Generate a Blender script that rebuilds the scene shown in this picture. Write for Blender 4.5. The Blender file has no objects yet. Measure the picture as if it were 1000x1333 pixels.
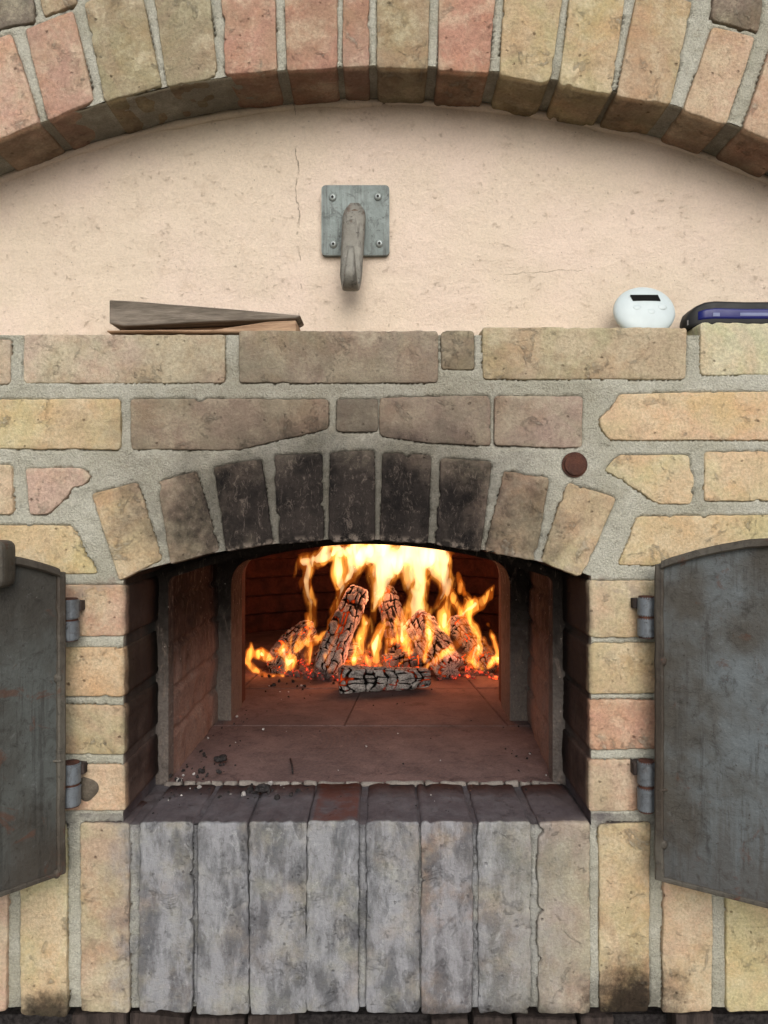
import bpy, bmesh, math, random
import numpy as np
from mathutils import Vector, Matrix, Euler
from mathutils.geometry import delaunay_2d_cdt

R = math.radians
rnd = random.Random(7)
SC = bpy.context.scene
COL = SC.collection
EYE = 1.35                       # eye height above the ground; the hearth floor is 0.947 m up

# ------------------------------------------------------------------ camera
cd = bpy.data.cameras.new('camera'); cam = bpy.data.objects.new('camera', cd); COL.objects.link(cam)
cam.location = (0, -1.0, EYE); cam.rotation_euler = (R(90), 0, 0)
cd.sensor_fit = 'VERTICAL'; cd.sensor_height = 32.0; cd.lens = 24.0
cd.clip_start = 0.02; cd.clip_end = 2000
SC.camera = cam

# ------------------------------------------------------------------ sky, sun, exposure
SUN_EL, SUN_AZ = 33, 6           # degrees; azimuth measured to the right of straight behind the camera
w = bpy.data.worlds.new('World'); SC.world = w; w.use_nodes = True
wt = w.node_tree; wt.nodes.clear()
sky = wt.nodes.new('ShaderNodeTexSky'); sky.sky_type = 'NISHITA'; sky.sun_disc = False
sky.sun_elevation = R(SUN_EL); sky.sun_rotation = R(180 - SUN_AZ)
sky.air_density = 1.0; sky.dust_density = 4.0; sky.ozone_density = 0.6
hs = wt.nodes.new('ShaderNodeHueSaturation'); hs.inputs['Saturation'].default_value = 0.55   # thin overcast
bg = wt.nodes.new('ShaderNodeBackground'); bg.inputs['Strength'].default_value = 0.105
wo = wt.nodes.new('ShaderNodeOutputWorld')
wt.links.new(sky.outputs[0], hs.inputs['Color']); wt.links.new(hs.outputs[0], bg.inputs['Color']); wt.links.new(bg.outputs[0], wo.inputs[0])
sd = bpy.data.lights.new('sun', 'SUN'); sd.energy = 1.6; sd.angle = R(60); sd.color = (1.0, 0.985, 0.96)
sun = bpy.data.objects.new('sun', sd); COL.objects.link(sun)
_dir = Vector((math.sin(R(SUN_AZ)) * math.cos(R(SUN_EL)), -math.cos(R(SUN_AZ)) * math.cos(R(SUN_EL)), math.sin(R(SUN_EL))))
sun.rotation_euler = _dir.to_track_quat('Z', 'Y').to_euler(); sun.location = (1, -3, 4)
vs = SC.view_settings
SC.display_settings.display_device = 'sRGB'
vs.view_transform = 'Standard'; vs.look = 'None'; vs.gamma = 1; vs.exposure = 0.0; vs.use_curve_mapping = False
SC.render.engine = 'CYCLES'
cy = SC.cycles
cy.use_denoising = True
try: cy.denoiser = 'OPENIMAGEDENOISE'
except Exception: pass
cy.max_bounces = 8; cy.diffuse_bounces = 4; cy.transparent_max_bounces = 24; cy.volume_bounces = 0
cy.sample_clamp_indirect = 6.0
cy.use_adaptive_sampling = True; cy.adaptive_threshold = 0.02

# ------------------------------------------------------------------ small helpers
def P(px, py, d=0.0):
    """photograph pixel at depth d behind the brick face -> world point"""
    k = (1.0 + d) / 1000.0
    return Vector(((px - 500) * k, d, EYE + (666.5 - py) * k))
def lin(c):
    f = lambda v: (v / 12.92 if v <= .04045 else ((v + .055) / 1.055) ** 2.4)
    return tuple(f(v / 255.0) for v in c[:3]) + (1.0,)

_lat = np.random.RandomState(11).rand(64, 64, 64).astype(np.float32)
def vnoise(p, scale, seed=0):
    """smooth value noise in -1..1, p (n,3)"""
    q = np.asarray(p, dtype=np.float64) / scale + seed * 17.31 + 100.0
    i = np.floor(q).astype(np.int64); f = q - i; f = f * f * (3 - 2 * f)
    i0 = i & 63; i1 = (i + 1) & 63
    x0, y0, z0 = i0[..., 0], i0[..., 1], i0[..., 2]; x1, y1, z1 = i1[..., 0], i1[..., 1], i1[..., 2]
    fx, fy, fz = f[..., 0], f[..., 1], f[..., 2]
    a = _lat[x0, y0, z0] * (1 - fx) + _lat[x1, y0, z0] * fx
    b = _lat[x0, y1, z0] * (1 - fx) + _lat[x1, y1, z0] * fx
    c = _lat[x0, y0, z1] * (1 - fx) + _lat[x1, y0, z1] * fx
    e = _lat[x0, y1, z1] * (1 - fx) + _lat[x1, y1, z1] * fx
    return ((a * (1 - fy) + b * fy) * (1 - fz) + (c * (1 - fy) + e * fy) * fz) * 2 - 1

def tag(o, label=None, cat=None, group=None, kind=None):
    if label: o['label'] = label
    if cat: o['category'] = cat
    if group: o['group'] = group
    if kind: o['kind'] = kind
    return o
def link(name, me, mat=None, parent=None, smooth=False):
    o = bpy.data.objects.new(name, me); COL.objects.link(o)
    if mat is not None and len(me.materials) == 0: me.materials.append(mat)
    if smooth: me.polygons.foreach_set('use_smooth', [True] * len(me.polygons))
    if parent is not None: o.parent = parent
    return o
def mesh(name, verts, faces, mat=None, parent=None, smooth=False):
    me = bpy.data.meshes.new(name); me.from_pydata([tuple(v) for v in verts], [], [tuple(f) for f in faces]); me.update()
    return link(name, me, mat, parent, smooth)
def from_bm(name, bm, mat=None, parent=None, smooth=False):
    bmesh.ops.recalc_face_normals(bm, faces=bm.faces)
    me = bpy.data.meshes.new(name); bm.to_mesh(me); bm.free()
    return link(name, me, mat, parent, smooth)
def empty(name, loc=(0, 0, 0)):
    o = bpy.data.objects.new(name, None); COL.objects.link(o); o.location = loc; o.empty_display_size = .05
    return o
def reparent(child, par):
    """child keeps its world place (parents here are only translated)"""
    child.parent = par; child.matrix_parent_inverse = Matrix.Translation(-Vector(par.location))
def box_bm(x0, x1, y0, y1, z0, z1, bev=0.0, seg=2, bm=None):
    bm2 = bmesh.new()
    m = Matrix.Translation(((x0 + x1) / 2, (y0 + y1) / 2, (z0 + z1) / 2)) @ Matrix.Diagonal((x1 - x0, y1 - y0, z1 - z0, 1))
    bmesh.ops.create_cube(bm2, size=1, matrix=m)
    if bev > 0: bmesh.ops.bevel(bm2, geom=bm2.edges[:], offset=bev, segments=seg, profile=.6, affect='EDGES')
    if bm is None: return bm2
    me = bpy.data.meshes.new('t'); bm2.to_mesh(me); bm2.free(); bm.from_mesh(me); bpy.data.meshes.remove(me)
    return bm
def tube(path, radii, n=12, cap=True, flat=1.0):
    """swept circular section along a list of Vectors; flat scales the second axis"""
    vs_, fs = [], []
    path = [Vector(p) for p in path]
    if not hasattr(radii, '__len__'): radii = [radii] * len(path)
    up = Vector((1, 0, 0))
    for i, p in enumerate(path):
        t = (path[min(i + 1, len(path) - 1)] - path[max(i - 1, 0)]).normalized()
        s = (up - t * up.dot(t))
        if s.length < 1e-4: s = Vector((0, 0, 1)) - t * t.z
        s.normalize(); u = t.cross(s)
        for k in range(n):
            a = 2 * math.pi * k / n
            vs_.append(p + s * math.cos(a) * radii[i] + u * math.sin(a) * radii[i] * flat)
    for i in range(len(path) - 1):
        for k in range(n):
            fs.append((i * n + k, i * n + (k + 1) % n, (i + 1) * n + (k + 1) % n, (i + 1) * n + k))
    if cap:
        fs.append(tuple(range(n))[::-1]); fs.append(tuple(range((len(path) - 1) * n, len(path) * n)))
    return vs_, fs
def grid_faces(nu, nv):
    i = np.arange(nu - 1)[:, None] * nv + np.arange(nv - 1)[None, :]
    i = i.ravel()
    return np.stack([i, i + nv, i + nv + 1, i + 1], 1).tolist()

# ------------------------------------------------------------------ node helpers
class NB:
    def __init__(s, name):
        s.m = bpy.data.materials.new(name); s.m.use_nodes = True; s.t = s.m.node_tree; s.t.nodes.clear()
        s.out = s.t.nodes.new('ShaderNodeOutputMaterial')
    def n(s, ty): return s.t.nodes.new('ShaderNode' + ty)
    def put(s, sock, v):
        if v is None: return
        if hasattr(v, 'is_linked') or isinstance(v, bpy.types.NodeSocket): s.t.links.new(v, sock)
        else:
            try: sock.default_value = v
            except Exception: sock.default_value = tuple(v)[:3]
    def pos(s):
        if not hasattr(s, '_p'): s._p = s.n('NewGeometry').outputs['Position']
        return s._p
    def sep(s, v):
        n = s.n('SeparateXYZ'); s.put(n.inputs[0], v); return n.outputs
    def math(s, op, a, b=None, c=None, clamp=False):
        n = s.n('Math'); n.operation = op; n.use_clamp = clamp
        s.put(n.inputs[0], a); s.put(n.inputs[1], b); s.put(n.inputs[2], c); return n.outputs[0]
    def vmath(s, op, a, b=None):
        n = s.n('VectorMath'); n.operation = op; s.put(n.inputs[0], a); s.put(n.inputs[1], b); return n.outputs[0]
    def noise(s, vec, scale, detail=4, rough=.55, dist=0.0):
        n = s.n('TexNoise'); s.put(n.inputs['Vector'], vec); n.inputs['Scale'].default_value = scale
        n.inputs['Detail'].default_value = detail; n.inputs['Roughness'].default_value = rough; n.inputs['Distortion'].default_value = dist
        return n.outputs[0]
    def voro(s, vec, scale, feature='F1', rand=1.0):
        n = s.n('TexVoronoi'); n.feature = feature; s.put(n.inputs['Vector'], vec); n.inputs['Scale'].default_value = scale
        n.inputs['Randomness'].default_value = rand
        return n.outputs['Distance']
    def rng(s, v, a, b, c=0.0, e=1.0, smooth=True):
        n = s.n('MapRange'); n.interpolation_type = 'SMOOTHSTEP' if smooth else 'LINEAR'
        s.put(n.inputs[0], v)
        for k, q in zip((1, 2, 3, 4), (a, b, c, e)): s.put(n.inputs[k], q)
        return n.outputs[0]
    def mix(s, f, a, b, mode='MIX'):
        n = s.n('Mix'); n.data_type = 'RGBA'; n.blend_type = mode
        s.put(n.inputs[0], f); s.put(n.inputs[6], a); s.put(n.inputs[7], b); return n.outputs[2]
    def val(s, v):      # scalar -> grey colour
        n = s.n('CombineXYZ'); [s.put(n.inputs[k], v) for k in range(3)]; return n.outputs[0]
    def bump(s, h, dist=.001, strength=1.0, normal=None):
        n = s.n('Bump'); n.inputs['Distance'].default_value = dist; n.inputs['Strength'].default_value = strength
        s.put(n.inputs['Height'], h); s.put(n.inputs['Normal'], normal); return n.outputs[0]
    def bsdf(s, col, rough=.9, normal=None, metallic=0.0, spec=.3, emit=None, estr=0.0):
        n = s.n('BsdfPrincipled'); s.put(n.inputs['Base Color'], col); s.put(n.inputs['Roughness'], rough); s.put(n.inputs['Normal'], normal)
        s.put(n.inputs['Metallic'], metallic); s.put(n.inputs['Specular IOR Level'], spec)
        if emit is not None: s.put(n.inputs['Emission Color'], emit); s.put(n.inputs['Emission Strength'], estr)
        s.t.links.new(n.outputs[0], s.out.inputs['Surface']); return s.m
    def ell(s, cx, cy_, rx, rz):
        """elliptic distance (1 on the ellipse) about a point of the brick face given in photo pixels"""
        o = s.sep(s.pos()); p = P(cx, cy_)
        a = s.math('DIVIDE', s.math('SUBTRACT', o[0], p.x), rx / 1000.)
        b = s.math('DIVIDE', s.math('SUBTRACT', o[2], p.z), rz / 1000.)
        return s.math('SQRT', s.math('ADD', s.math('MULTIPLY', a, a), s.math('MULTIPLY', b, b)))

def stains_shade(b, col, amount=1.0, wash=True):
    """soot over the mouth arch and on the reveals, ash wash on the sill bricks, scorch at their feet; shade painted on the big arch soffit"""
    o = b.sep(b.pos()); X, Y, Z = o[0], o[1], o[2]
    nz = b.noise(b.pos(), 16, 6, .65); nz2 = b.noise(b.pos(), 60, 5, .65)
    wob = b.math('ADD', b.math('MULTIPLY', b.math('SUBTRACT', nz, .5), .9), b.math('MULTIPLY', b.math('SUBTRACT', nz2, .5), .35))
    e = b.math('ADD', b.ell(452, 672, 232, 102), b.math('MULTIPLY', wob, 1.25))
    m1 = b.math('MULTIPLY', b.rng(e, .60, 1.42, 1, 0), .99 * amount)
    e2 = b.math('ADD', b.ell(440, 590, 330, 170), wob)
    m0 = b.math('MULTIPLY', b.rng(e2, .45, 1.3, 1, 0), .52 * amount)
    col = b.mix(m0, col, lin((108, 94, 84)))
    sc_ = b.noise(b.vmath('MULTIPLY', b.pos(), (1, 1, .5)), 120, 8, .8, 1.5)
    sootc = b.mix(b.rng(nz, .32, .66), lin((15, 14, 15)), lin((52, 46, 43)))
    sootc = b.mix(b.rng(sc_, .53, .64, 0, .5), sootc, lin((124, 112, 103)))
    col = b.mix(m1, col, sootc)
    Rr_ = (.302 ** 2 + .047 ** 2) / (2 * .047); ox = b.math('SUBTRACT', X, P(465, 0).x); oz = b.math('SUBTRACT', Z, P(0, 706).z - Rr_)
    rd_ = b.math('SUBTRACT', b.math('SQRT', b.math('ADD', b.math('MULTIPLY', ox, ox), b.math('MULTIPLY', oz, oz))), Rr_)
    ed = b.math('MULTIPLY', b.rng(b.math('ADD', rd_, b.math('MULTIPLY', wob, .012)), .003, .014, 1, 0), b.math('MULTIPLY', b.rng(nz2, .46, .60), b.rng(rd_, -.008, -.004)))
    col = b.mix(b.math('MULTIPLY', b.math('MULTIPLY', ed, b.rng(Y, .006, .003)), .6), col, lin((158, 144, 132)))
    # shade under the big arch, painted brown into its soffit
    soffit_shade = b.math('MULTIPLY', b.rng(Y, .003, .012), b.rng(Z, 1.70, 1.75))
    col = b.mix(b.math('MULTIPLY', soffit_shade, b.rng(nz, .3, .6, .35, .66)), col, b.mix(nz2, lin((50, 40, 33)), lin((84, 64, 48))))
    # reveals
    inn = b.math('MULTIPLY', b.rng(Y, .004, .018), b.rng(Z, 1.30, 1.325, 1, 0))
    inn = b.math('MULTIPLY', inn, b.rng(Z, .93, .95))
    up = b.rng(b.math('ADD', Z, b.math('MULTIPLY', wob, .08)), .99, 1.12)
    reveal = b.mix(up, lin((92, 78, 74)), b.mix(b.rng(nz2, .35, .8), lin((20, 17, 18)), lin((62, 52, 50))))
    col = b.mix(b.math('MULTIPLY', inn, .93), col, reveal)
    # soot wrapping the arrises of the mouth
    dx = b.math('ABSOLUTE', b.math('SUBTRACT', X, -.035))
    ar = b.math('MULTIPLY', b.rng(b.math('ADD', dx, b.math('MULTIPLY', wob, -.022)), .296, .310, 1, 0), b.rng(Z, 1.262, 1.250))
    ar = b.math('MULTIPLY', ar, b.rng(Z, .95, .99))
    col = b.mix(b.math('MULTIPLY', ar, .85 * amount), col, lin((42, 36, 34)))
    if wash:
        g = b.math('MULTIPLY', b.rng(b.math('ADD', X, b.math('MULTIPLY', wob, .10)), -.375, -.30), b.rng(b.math('ADD', X, b.math('MULTIPLY', wob, .14)), .10, .32, 1, 0))
        g = b.math('MULTIPLY', g, b.rng(Z, .965, .945))
        nv = b.noise(b.vmath('MULTIPLY', b.pos(), (1, 1, .35)), 30, 7, .7)
        nf = b.noise(b.vmath('MULTIPLY', b.pos(), (1, 1, .5)), 85, 8, .8, .8)
        ashc = b.mix(b.rng(nv, .40, .60), lin((98, 100, 106)), lin((152, 154, 160)))
        ashc = b.mix(b.rng(nf, .53, .66, 0, .6), ashc, lin((84, 82, 84)))
        ashc = b.mix(b.rng(nf, .46, .34, 0, .55), ashc, lin((182, 184, 188)))
        col = b.mix(b.math('MULTIPLY', g, b.rng(nz, .30, .56, .45, .93)), col, ashc)
        top = b.math('MULTIPLY', b.rng(b.math('ADD', Z, b.math('MULTIPLY', wob, .006)), .933, .940), b.rng(Y, -.001, .004))
        top = b.math('MULTIPLY', top, b.rng(Z, .96, .955))
        col = b.mix(b.math('MULTIPLY', top, b.rng(nz, .3, .6, .95, .80)), col, b.mix(nz2, lin((62, 57, 61)), lin((108, 101, 106))))
        rb = b.math('MULTIPLY', top, b.rng(b.math('ABSOLUTE', b.math('SUBTRACT', X, -.064)), .027, .031, 1, 0))
        col = b.mix(b.math('MULTIPLY', rb, b.rng(nz, .40, .58, .75, .1)), col, lin((104, 62, 52)))
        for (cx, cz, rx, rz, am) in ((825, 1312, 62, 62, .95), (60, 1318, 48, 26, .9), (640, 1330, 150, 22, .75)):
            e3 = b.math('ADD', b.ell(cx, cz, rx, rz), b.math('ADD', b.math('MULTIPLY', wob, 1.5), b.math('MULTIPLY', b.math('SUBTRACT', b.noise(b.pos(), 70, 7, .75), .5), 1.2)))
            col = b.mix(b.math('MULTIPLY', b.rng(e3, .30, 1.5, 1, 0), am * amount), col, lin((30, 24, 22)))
    return col

def mat_brick():
    b = NB('old_brick')
    oi = b.n('ObjectInfo'); base = b.mix(1.0, b.mix(.20, oi.outputs['Color'], lin((186, 180, 160))), (.97, 1.0, .98, 1), 'MULTIPLY')
    sat = b.n('HueSaturation'); sat.inputs['Saturation'].default_value = .80; b.put(sat.inputs['Color'], base); base = sat.outputs[0]
    hp = b.noise(b.vmath('ADD', b.pos(), (3.3, 1.7, 9.1)), 11, 4, .6, .8)
    base = b.mix(1.0, base, b.mix(b.rng(hp, .36, .64), (1.05, .96, .94, 1), (.98, 1.02, .92, 1)), 'MULTIPLY')
    off = b.vmath('SCALE', (7.3, 3.1, 5.7)); b.put(off.node.inputs['Scale'], oi.outputs['Random'])
    p = b.vmath('ADD', b.pos(), off)
    n1 = b.noise(p, 13, 7, .66, .2); n2 = b.noise(p, 42, 8, .72, .0); n3 = b.noise(p, 260, 5, .7); n4 = b.noise(p, 22, 8, .74, .2)
    n5 = b.noise(b.vmath('MULTIPLY', p, (1, 1, 1.4)), 62, 9, .8, .3)
    warm = b.mix(1.0, base, (1.02, .90, .80, 1), 'MULTIPLY')
    pale = b.mix(.55, base, lin((222, 212, 184)))
    dark = b.mix(1.0, base, (.60, .57, .56, 1), 'MULTIPLY')
    c = b.mix(b.rng(n1, .42, .66, 0, .85), base, warm)
    c = b.mix(b.rng(n4, .44, .68, 0, .75), c, pale)
    c = b.mix(b.rng(n2, .52, .68, 0, .5), c, dark)
    c = b.mix(b.rng(n5, .55, .66, 0, .42), c, dark)
    c = b.mix(b.rng(n5, .46, .30, 0, .45), c, pale)
    pit = b.voro(p, 70)
    pm = b.math('MULTIPLY', b.rng(pit, .06, .20, 1, 0), b.rng(n2, .50, .60))
    c = b.mix(b.math('MULTIPLY', pm, .7), c, b.mix(1.0, base, (.35, .30, .28, 1), 'MULTIPLY'))
    c = b.mix(1.0, c, b.val(b.rng(n3, .25, .75, .78, 1.18)), 'MULTIPLY')
    smear = b.noise(p, 26, 8, .78, .5)
    c = b.mix(b.rng(smear, .58, .68, 0, .65), c, lin((180, 173, 156)))
    c = stains_shade(b, c)
    h = b.math('ADD', b.math('MULTIPLY', n2, .6), b.math('MULTIPLY', n3, .45))
    h = b.math('ADD', h, b.math('MULTIPLY', n5, .30))
    h = b.math('SUBTRACT', h, b.math('MULTIPLY', pm, .5))
    h = b.math('ADD', h, b.math('MULTIPLY', b.rng(smear, .56, .66), .3))
    return b.bsdf(c, .92, b.bump(h, .0038), spec=.2)
def mat_mortar():
    b = NB('sandy_mortar')
    p = b.pos()
    n1 = b.noise(p, 9, 5, .6); n2 = b.noise(p, 60, 6, .7); n3 = b.noise(p, 420, 3, .7); v = b.voro(p, 520)
    c = b.mix(b.rng(n1, .35, .65), lin((180, 178, 162)), lin((198, 197, 184)))
    c = b.mix(b.rng(n2, .50, .74, 0, .5), c, lin((156, 149, 130)))
    c = b.mix(1.0, c, b.val(b.rng(n3, .3, .7, .78, 1.14)), 'MULTIPLY')
    c = b.mix(b.rng(v, .10, .26, .3, 0), c, lin((96, 90, 78)))
    c = stains_shade(b, c, .62)
    h = b.math('ADD', b.math('MULTIPLY', n2, .8), b.math('MULTIPLY', n3, .7))
    return b.bsdf(c, .95, b.bump(h, .0045), spec=.15)
def mat_plaster():
    b = NB('trowelled_plaster')
    p = b.pos(); o = b.sep(p)
    ps = b.vmath('MULTIPLY', p, (1, 1, 1.35))
    n1 = b.noise(p, 4.5, 4, .6); n2 = b.noise(ps, 38, 8, .74, .2); n3 = b.noise(p, 300, 4, .7); n4 = b.noise(ps, 110, 8, .78, .2)
    c = b.mix(b.rng(n1, .35, .65), lin((226, 210, 190)), lin((232, 213, 197)))
    c = b.mix(b.rng(n2, .52, .75, 0, .30), c, lin((196, 172, 146)))
    pits = b.math('MULTIPLY', b.rng(n4, .55, .66), b.rng(n2, .42, .58))
    c = b.mix(b.math('MULTIPLY', pits, .38), c, lin((178, 157, 136)))
    c = b.mix(b.rng(b.voro(p, 60), .035, .075, .55, 0), c, lin((140, 122, 104)))
    c = b.mix(1.0, c, b.val(b.rng(n3, .3, .7, .93, 1.05)), 'MULTIPLY')
    # hairline cracks
    wob = b.math('MULTIPLY', b.math('SUBTRACT', b.noise(p, 22, 6, .7), .5), .03)
    xc = b.math('ADD', b.math('ADD', o[0], wob), b.math('MULTIPLY', b.math('SUBTRACT', o[2], 1.6), .02))
    cr = b.rng(b.math('ABSOLUTE', b.math('SUBTRACT', xc, P(391, 300, .088).x)), .0001, .0008, 1, 0)
    cr = b.math('MULTIPLY', cr, b.rng(b.noise(p, 40, 3), .40, .56))
    zc = b.math('ADD', b.math('ADD', o[2], b.math('MULTIPLY', wob, 1.0)), b.math('MULTIPLY', o[0], -.05))
    cr2 = b.rng(b.math('ABSOLUTE', b.math('SUBTRACT', zc, P(720, 354, .088).z - .012)), .0002, .0011, 1, 0)
    cr2 = b.math('MULTIPLY', cr2, b.math('MULTIPLY', b.rng(o[0], .14, .20), b.rng(o[0], .27, .30, 1, 0)))
    crk = b.math('MAXIMUM', cr, b.math('MULTIPLY', cr2, .4))
    c = b.mix(b.math('MULTIPLY', crk, .42), c, lin((120, 100, 84)))
    h = b.math('ADD', b.math('MULTIPLY', n2, .8), b.math('MULTIPLY', n4, .75))
    h = b.math('SUBTRACT', h, b.math('MULTIPLY', pits, .3))
    h = b.math('ADD', h, b.math('MULTIPLY', n3, .3)); h = b.math('SUBTRACT', h, b.math('MULTIPLY', crk, .6))
    return b.bsdf(c, .92, b.bump(h, .0028), spec=.15)
def mat_steel(name, base, dirt, rust=.35, metallic=.35, rough=.5, heat=False):
    b = NB(name); p = b.pos()
    n1 = b.noise(p, 5.5, 5, .6); n2 = b.noise(p, 26, 7, .7, .6); n3 = b.noise(b.vmath('MULTIPLY', p, (1, 1, .12)), 130, 5, .7); n4 = b.noise(p, 170, 4, .7)
    c = b.mix(b.rng(n1, .40, .62), lin(base), lin(dirt))
    c = b.mix(b.rng(n3, .54, .70, 0, .55), c, lin((62, 58, 54)))
    c = b.mix(b.rng(n4, .62, .70, 0, .7), c, lin((48, 42, 38)))
    n5 = b.noise(p, 60, 9, .8, .7); n6 = b.noise(b.vmath('MULTIPLY', p, (1, 1, .05)), 60, 6, .7)
    c = b.mix(b.rng(n5, .50, .64, 0, .55), c, lin((50, 46, 43)))
    c = b.mix(b.rng(n6, .54, .64, 0, .40), c, lin((44, 40, 37)))
    c = b.mix(b.rng(n5, .42, .30, 0, .35), c, lin((150, 154, 156)))
    zz = b.math('ADD', b.sep(p)[2], b.math('MULTIPLY', b.math('SUBTRACT', n6, .5), .35))
    c = b.mix(b.math('MULTIPLY', b.rng(zz, 1.0, .90), .55 if heat else 0.0), c, b.mix(n5, lin((58, 50, 44)), lin((84, 74, 64))))
    ln = b.noise(b.vmath('MULTIPLY', p, (1, 1, .6)), 17, 3, .5, 2.5)
    c = b.mix(b.math('MULTIPLY', b.rng(b.math('ABSOLUTE', b.math('SUBTRACT', ln, .5)), .001, .004, 1, 0), b.math('MULTIPLY', b.rng(n1, .5, .56), .5 if heat else 0.0)), c, lin((46, 42, 40)))
    r = b.math('MULTIPLY', b.rng(n2, .58, .66), rust)
    c = b.mix(r, c, b.mix(n4, lin((72, 48, 40)), lin((100, 70, 54))))
    c = b.mix(b.rng(b.noise(p, 75, 2, .5, 1.0), .76, .79, 0, .8), c, lin((150, 148, 142)))
    h = b.math('ADD', b.math('ADD', b.math('MULTIPLY', n2, .7), b.math('MULTIPLY', n5, .25)), b.math('MULTIPLY', n4, .4))
    return b.bsdf(c, b.rng(n2, .3, .7, rough, rough + .25), b.bump(h, .0022, .9), metallic=b.math('SUBTRACT', metallic, b.math('MULTIPLY', r, metallic)), spec=.4)
def mat_simple(name, c1, c2, scale=30, rough=.85, bump=.001, stretch=(1, 1, 1), metallic=0, spec=.3, soot=0.0):
    b = NB(name); p = b.vmath('MULTIPLY', b.pos(), stretch)
    n1 = b.noise(p, scale, 6, .65, .3); n2 = b.noise(p, scale * 6, 4, .7)
    c = b.mix(b.rng(n1, .32, .68), lin(c1), lin(c2))
    c = b.mix(1.0, c, b.val(b.rng(n2, .3, .7, .82, 1.12)), 'MULTIPLY')
    return b.bsdf(c, rough, b.bump(b.math('ADD', n1, b.math('MULTIPLY', n2, .4)), bump), metallic=metallic, spec=spec)
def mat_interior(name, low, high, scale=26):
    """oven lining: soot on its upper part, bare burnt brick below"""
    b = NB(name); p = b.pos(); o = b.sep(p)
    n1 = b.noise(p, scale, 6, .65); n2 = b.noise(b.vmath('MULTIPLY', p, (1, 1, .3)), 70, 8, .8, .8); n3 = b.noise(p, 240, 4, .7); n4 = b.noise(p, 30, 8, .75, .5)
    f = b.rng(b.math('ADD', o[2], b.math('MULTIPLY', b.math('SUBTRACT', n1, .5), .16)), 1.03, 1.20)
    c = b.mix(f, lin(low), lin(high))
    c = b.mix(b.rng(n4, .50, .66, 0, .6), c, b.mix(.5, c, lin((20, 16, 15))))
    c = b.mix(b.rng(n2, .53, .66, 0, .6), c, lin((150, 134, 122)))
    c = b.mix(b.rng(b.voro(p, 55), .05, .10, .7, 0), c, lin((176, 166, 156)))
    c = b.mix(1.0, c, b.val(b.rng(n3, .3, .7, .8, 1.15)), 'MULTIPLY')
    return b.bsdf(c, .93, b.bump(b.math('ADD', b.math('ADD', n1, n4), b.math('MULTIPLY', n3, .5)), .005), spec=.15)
def mat_hearth():
    b = NB('hearth_tile'); p = b.pos()
    n1 = b.noise(p, 9, 6, .65, .5); n2 = b.noise(p, 48, 6, .7); n3 = b.noise(p, 300, 4, .7)
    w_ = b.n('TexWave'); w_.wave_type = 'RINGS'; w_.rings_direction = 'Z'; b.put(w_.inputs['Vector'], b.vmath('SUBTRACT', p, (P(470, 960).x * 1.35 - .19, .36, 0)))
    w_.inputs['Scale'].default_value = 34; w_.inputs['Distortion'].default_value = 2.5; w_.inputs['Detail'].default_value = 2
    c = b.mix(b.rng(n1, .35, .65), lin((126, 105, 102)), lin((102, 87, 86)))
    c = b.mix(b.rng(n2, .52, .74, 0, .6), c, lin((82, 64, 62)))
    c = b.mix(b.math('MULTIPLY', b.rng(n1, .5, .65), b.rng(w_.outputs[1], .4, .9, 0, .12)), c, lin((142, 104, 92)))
    n5 = b.noise(p, 22, 9, .8, .6)
    c = b.mix(b.rng(n5, .52, .66, 0, .55), c, lin((62, 50, 50)))
    c = b.mix(b.rng(n5, .44, .32, 0, .5), c, lin((152, 128, 122)))
    c = b.mix(b.rng(b.voro(p, 85), .05, .11, .6, 0), c, lin((40, 34, 34)))
    c = b.mix(1.0, c, b.val(b.rng(n3, .3, .7, .82, 1.14)), 'MULTIPLY')
    return b.bsdf(c, .9, b.bump(b.math('ADD', n2, b.math('MULTIPLY', n3, .4)), .0018), spec=.2)
def mat_char(name, glow, ashy=1.0):
    b = NB(name); p = b.pos()
    at = b.n('Attribute'); at.attribute_name = 'crack'; ck = at.outputs['Fac']      # 1 on the blocks, 0 in the cracks
    n1 = b.noise(p, 40, 5, .65); n2 = b.noise(p, 320, 4, .7)
    ash = b.mix(b.rng(n2, .3, .7), lin((156, 150, 146)), lin((230, 224, 218)))
    c = b.mix(b.rng(n1, .36, .58, .30 * ashy, .95 * ashy), lin((50, 43, 41)), ash)
    c = b.mix(b.rng(ck, .30, .80), lin((8, 7, 7)), c)
    e = b.math('MULTIPLY', b.rng(ck, .0, .65, 1, 0), b.rng(b.noise(p, 26, 3), .50, .62))
    e = b.math('MULTIPLY', e, glow)
    return b.bsdf(c, .9, b.bump(n2, .0012), spec=.15, emit=lin((255, 84, 30)), estr=e)
def mat_ember():
    b = NB('glowing_ember'); p = b.pos()
    n1 = b.noise(p, 38, 4, .6); n2 = b.noise(p, 130, 4, .7)
    c = b.mix(n2, lin((40, 30, 30)), lin((150, 130, 124)))
    e = b.math('MULTIPLY', b.rng(n1, .46, .66), b.rng(n2, .42, .66, .0, 1.0))
    return b.bsdf(c, .9, b.bump(n2, .002), emit=b.mix(b.rng(n1, .5, .75), lin((255, 40, 24)), lin((255, 110, 40))), estr=b.math('MULTIPLY', e, 3.2))
def mat_flame(name, col, strength):
    b = NB(name)
    e = b.n('Emission'); e.inputs['Color'].default_value = col; e.inputs['Strength'].default_value = strength
    b.t.links.new(e.outputs[0], b.out.inputs['Volume']); return b.m
def mat_plain(name, c, rough=.4, spec=.5, metallic=0.0):
    b = NB(name); n = b.noise(b.pos(), 60, 3)
    cc = b.mix(b.rng(n, .3, .7), lin(c), b.mix(.06, lin(c), (0, 0, 0, 1)))
    return b.bsdf(cc, b.rng(n, .3, .7, rough, min(1, rough + .12)), spec=spec, metallic=metallic)

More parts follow.
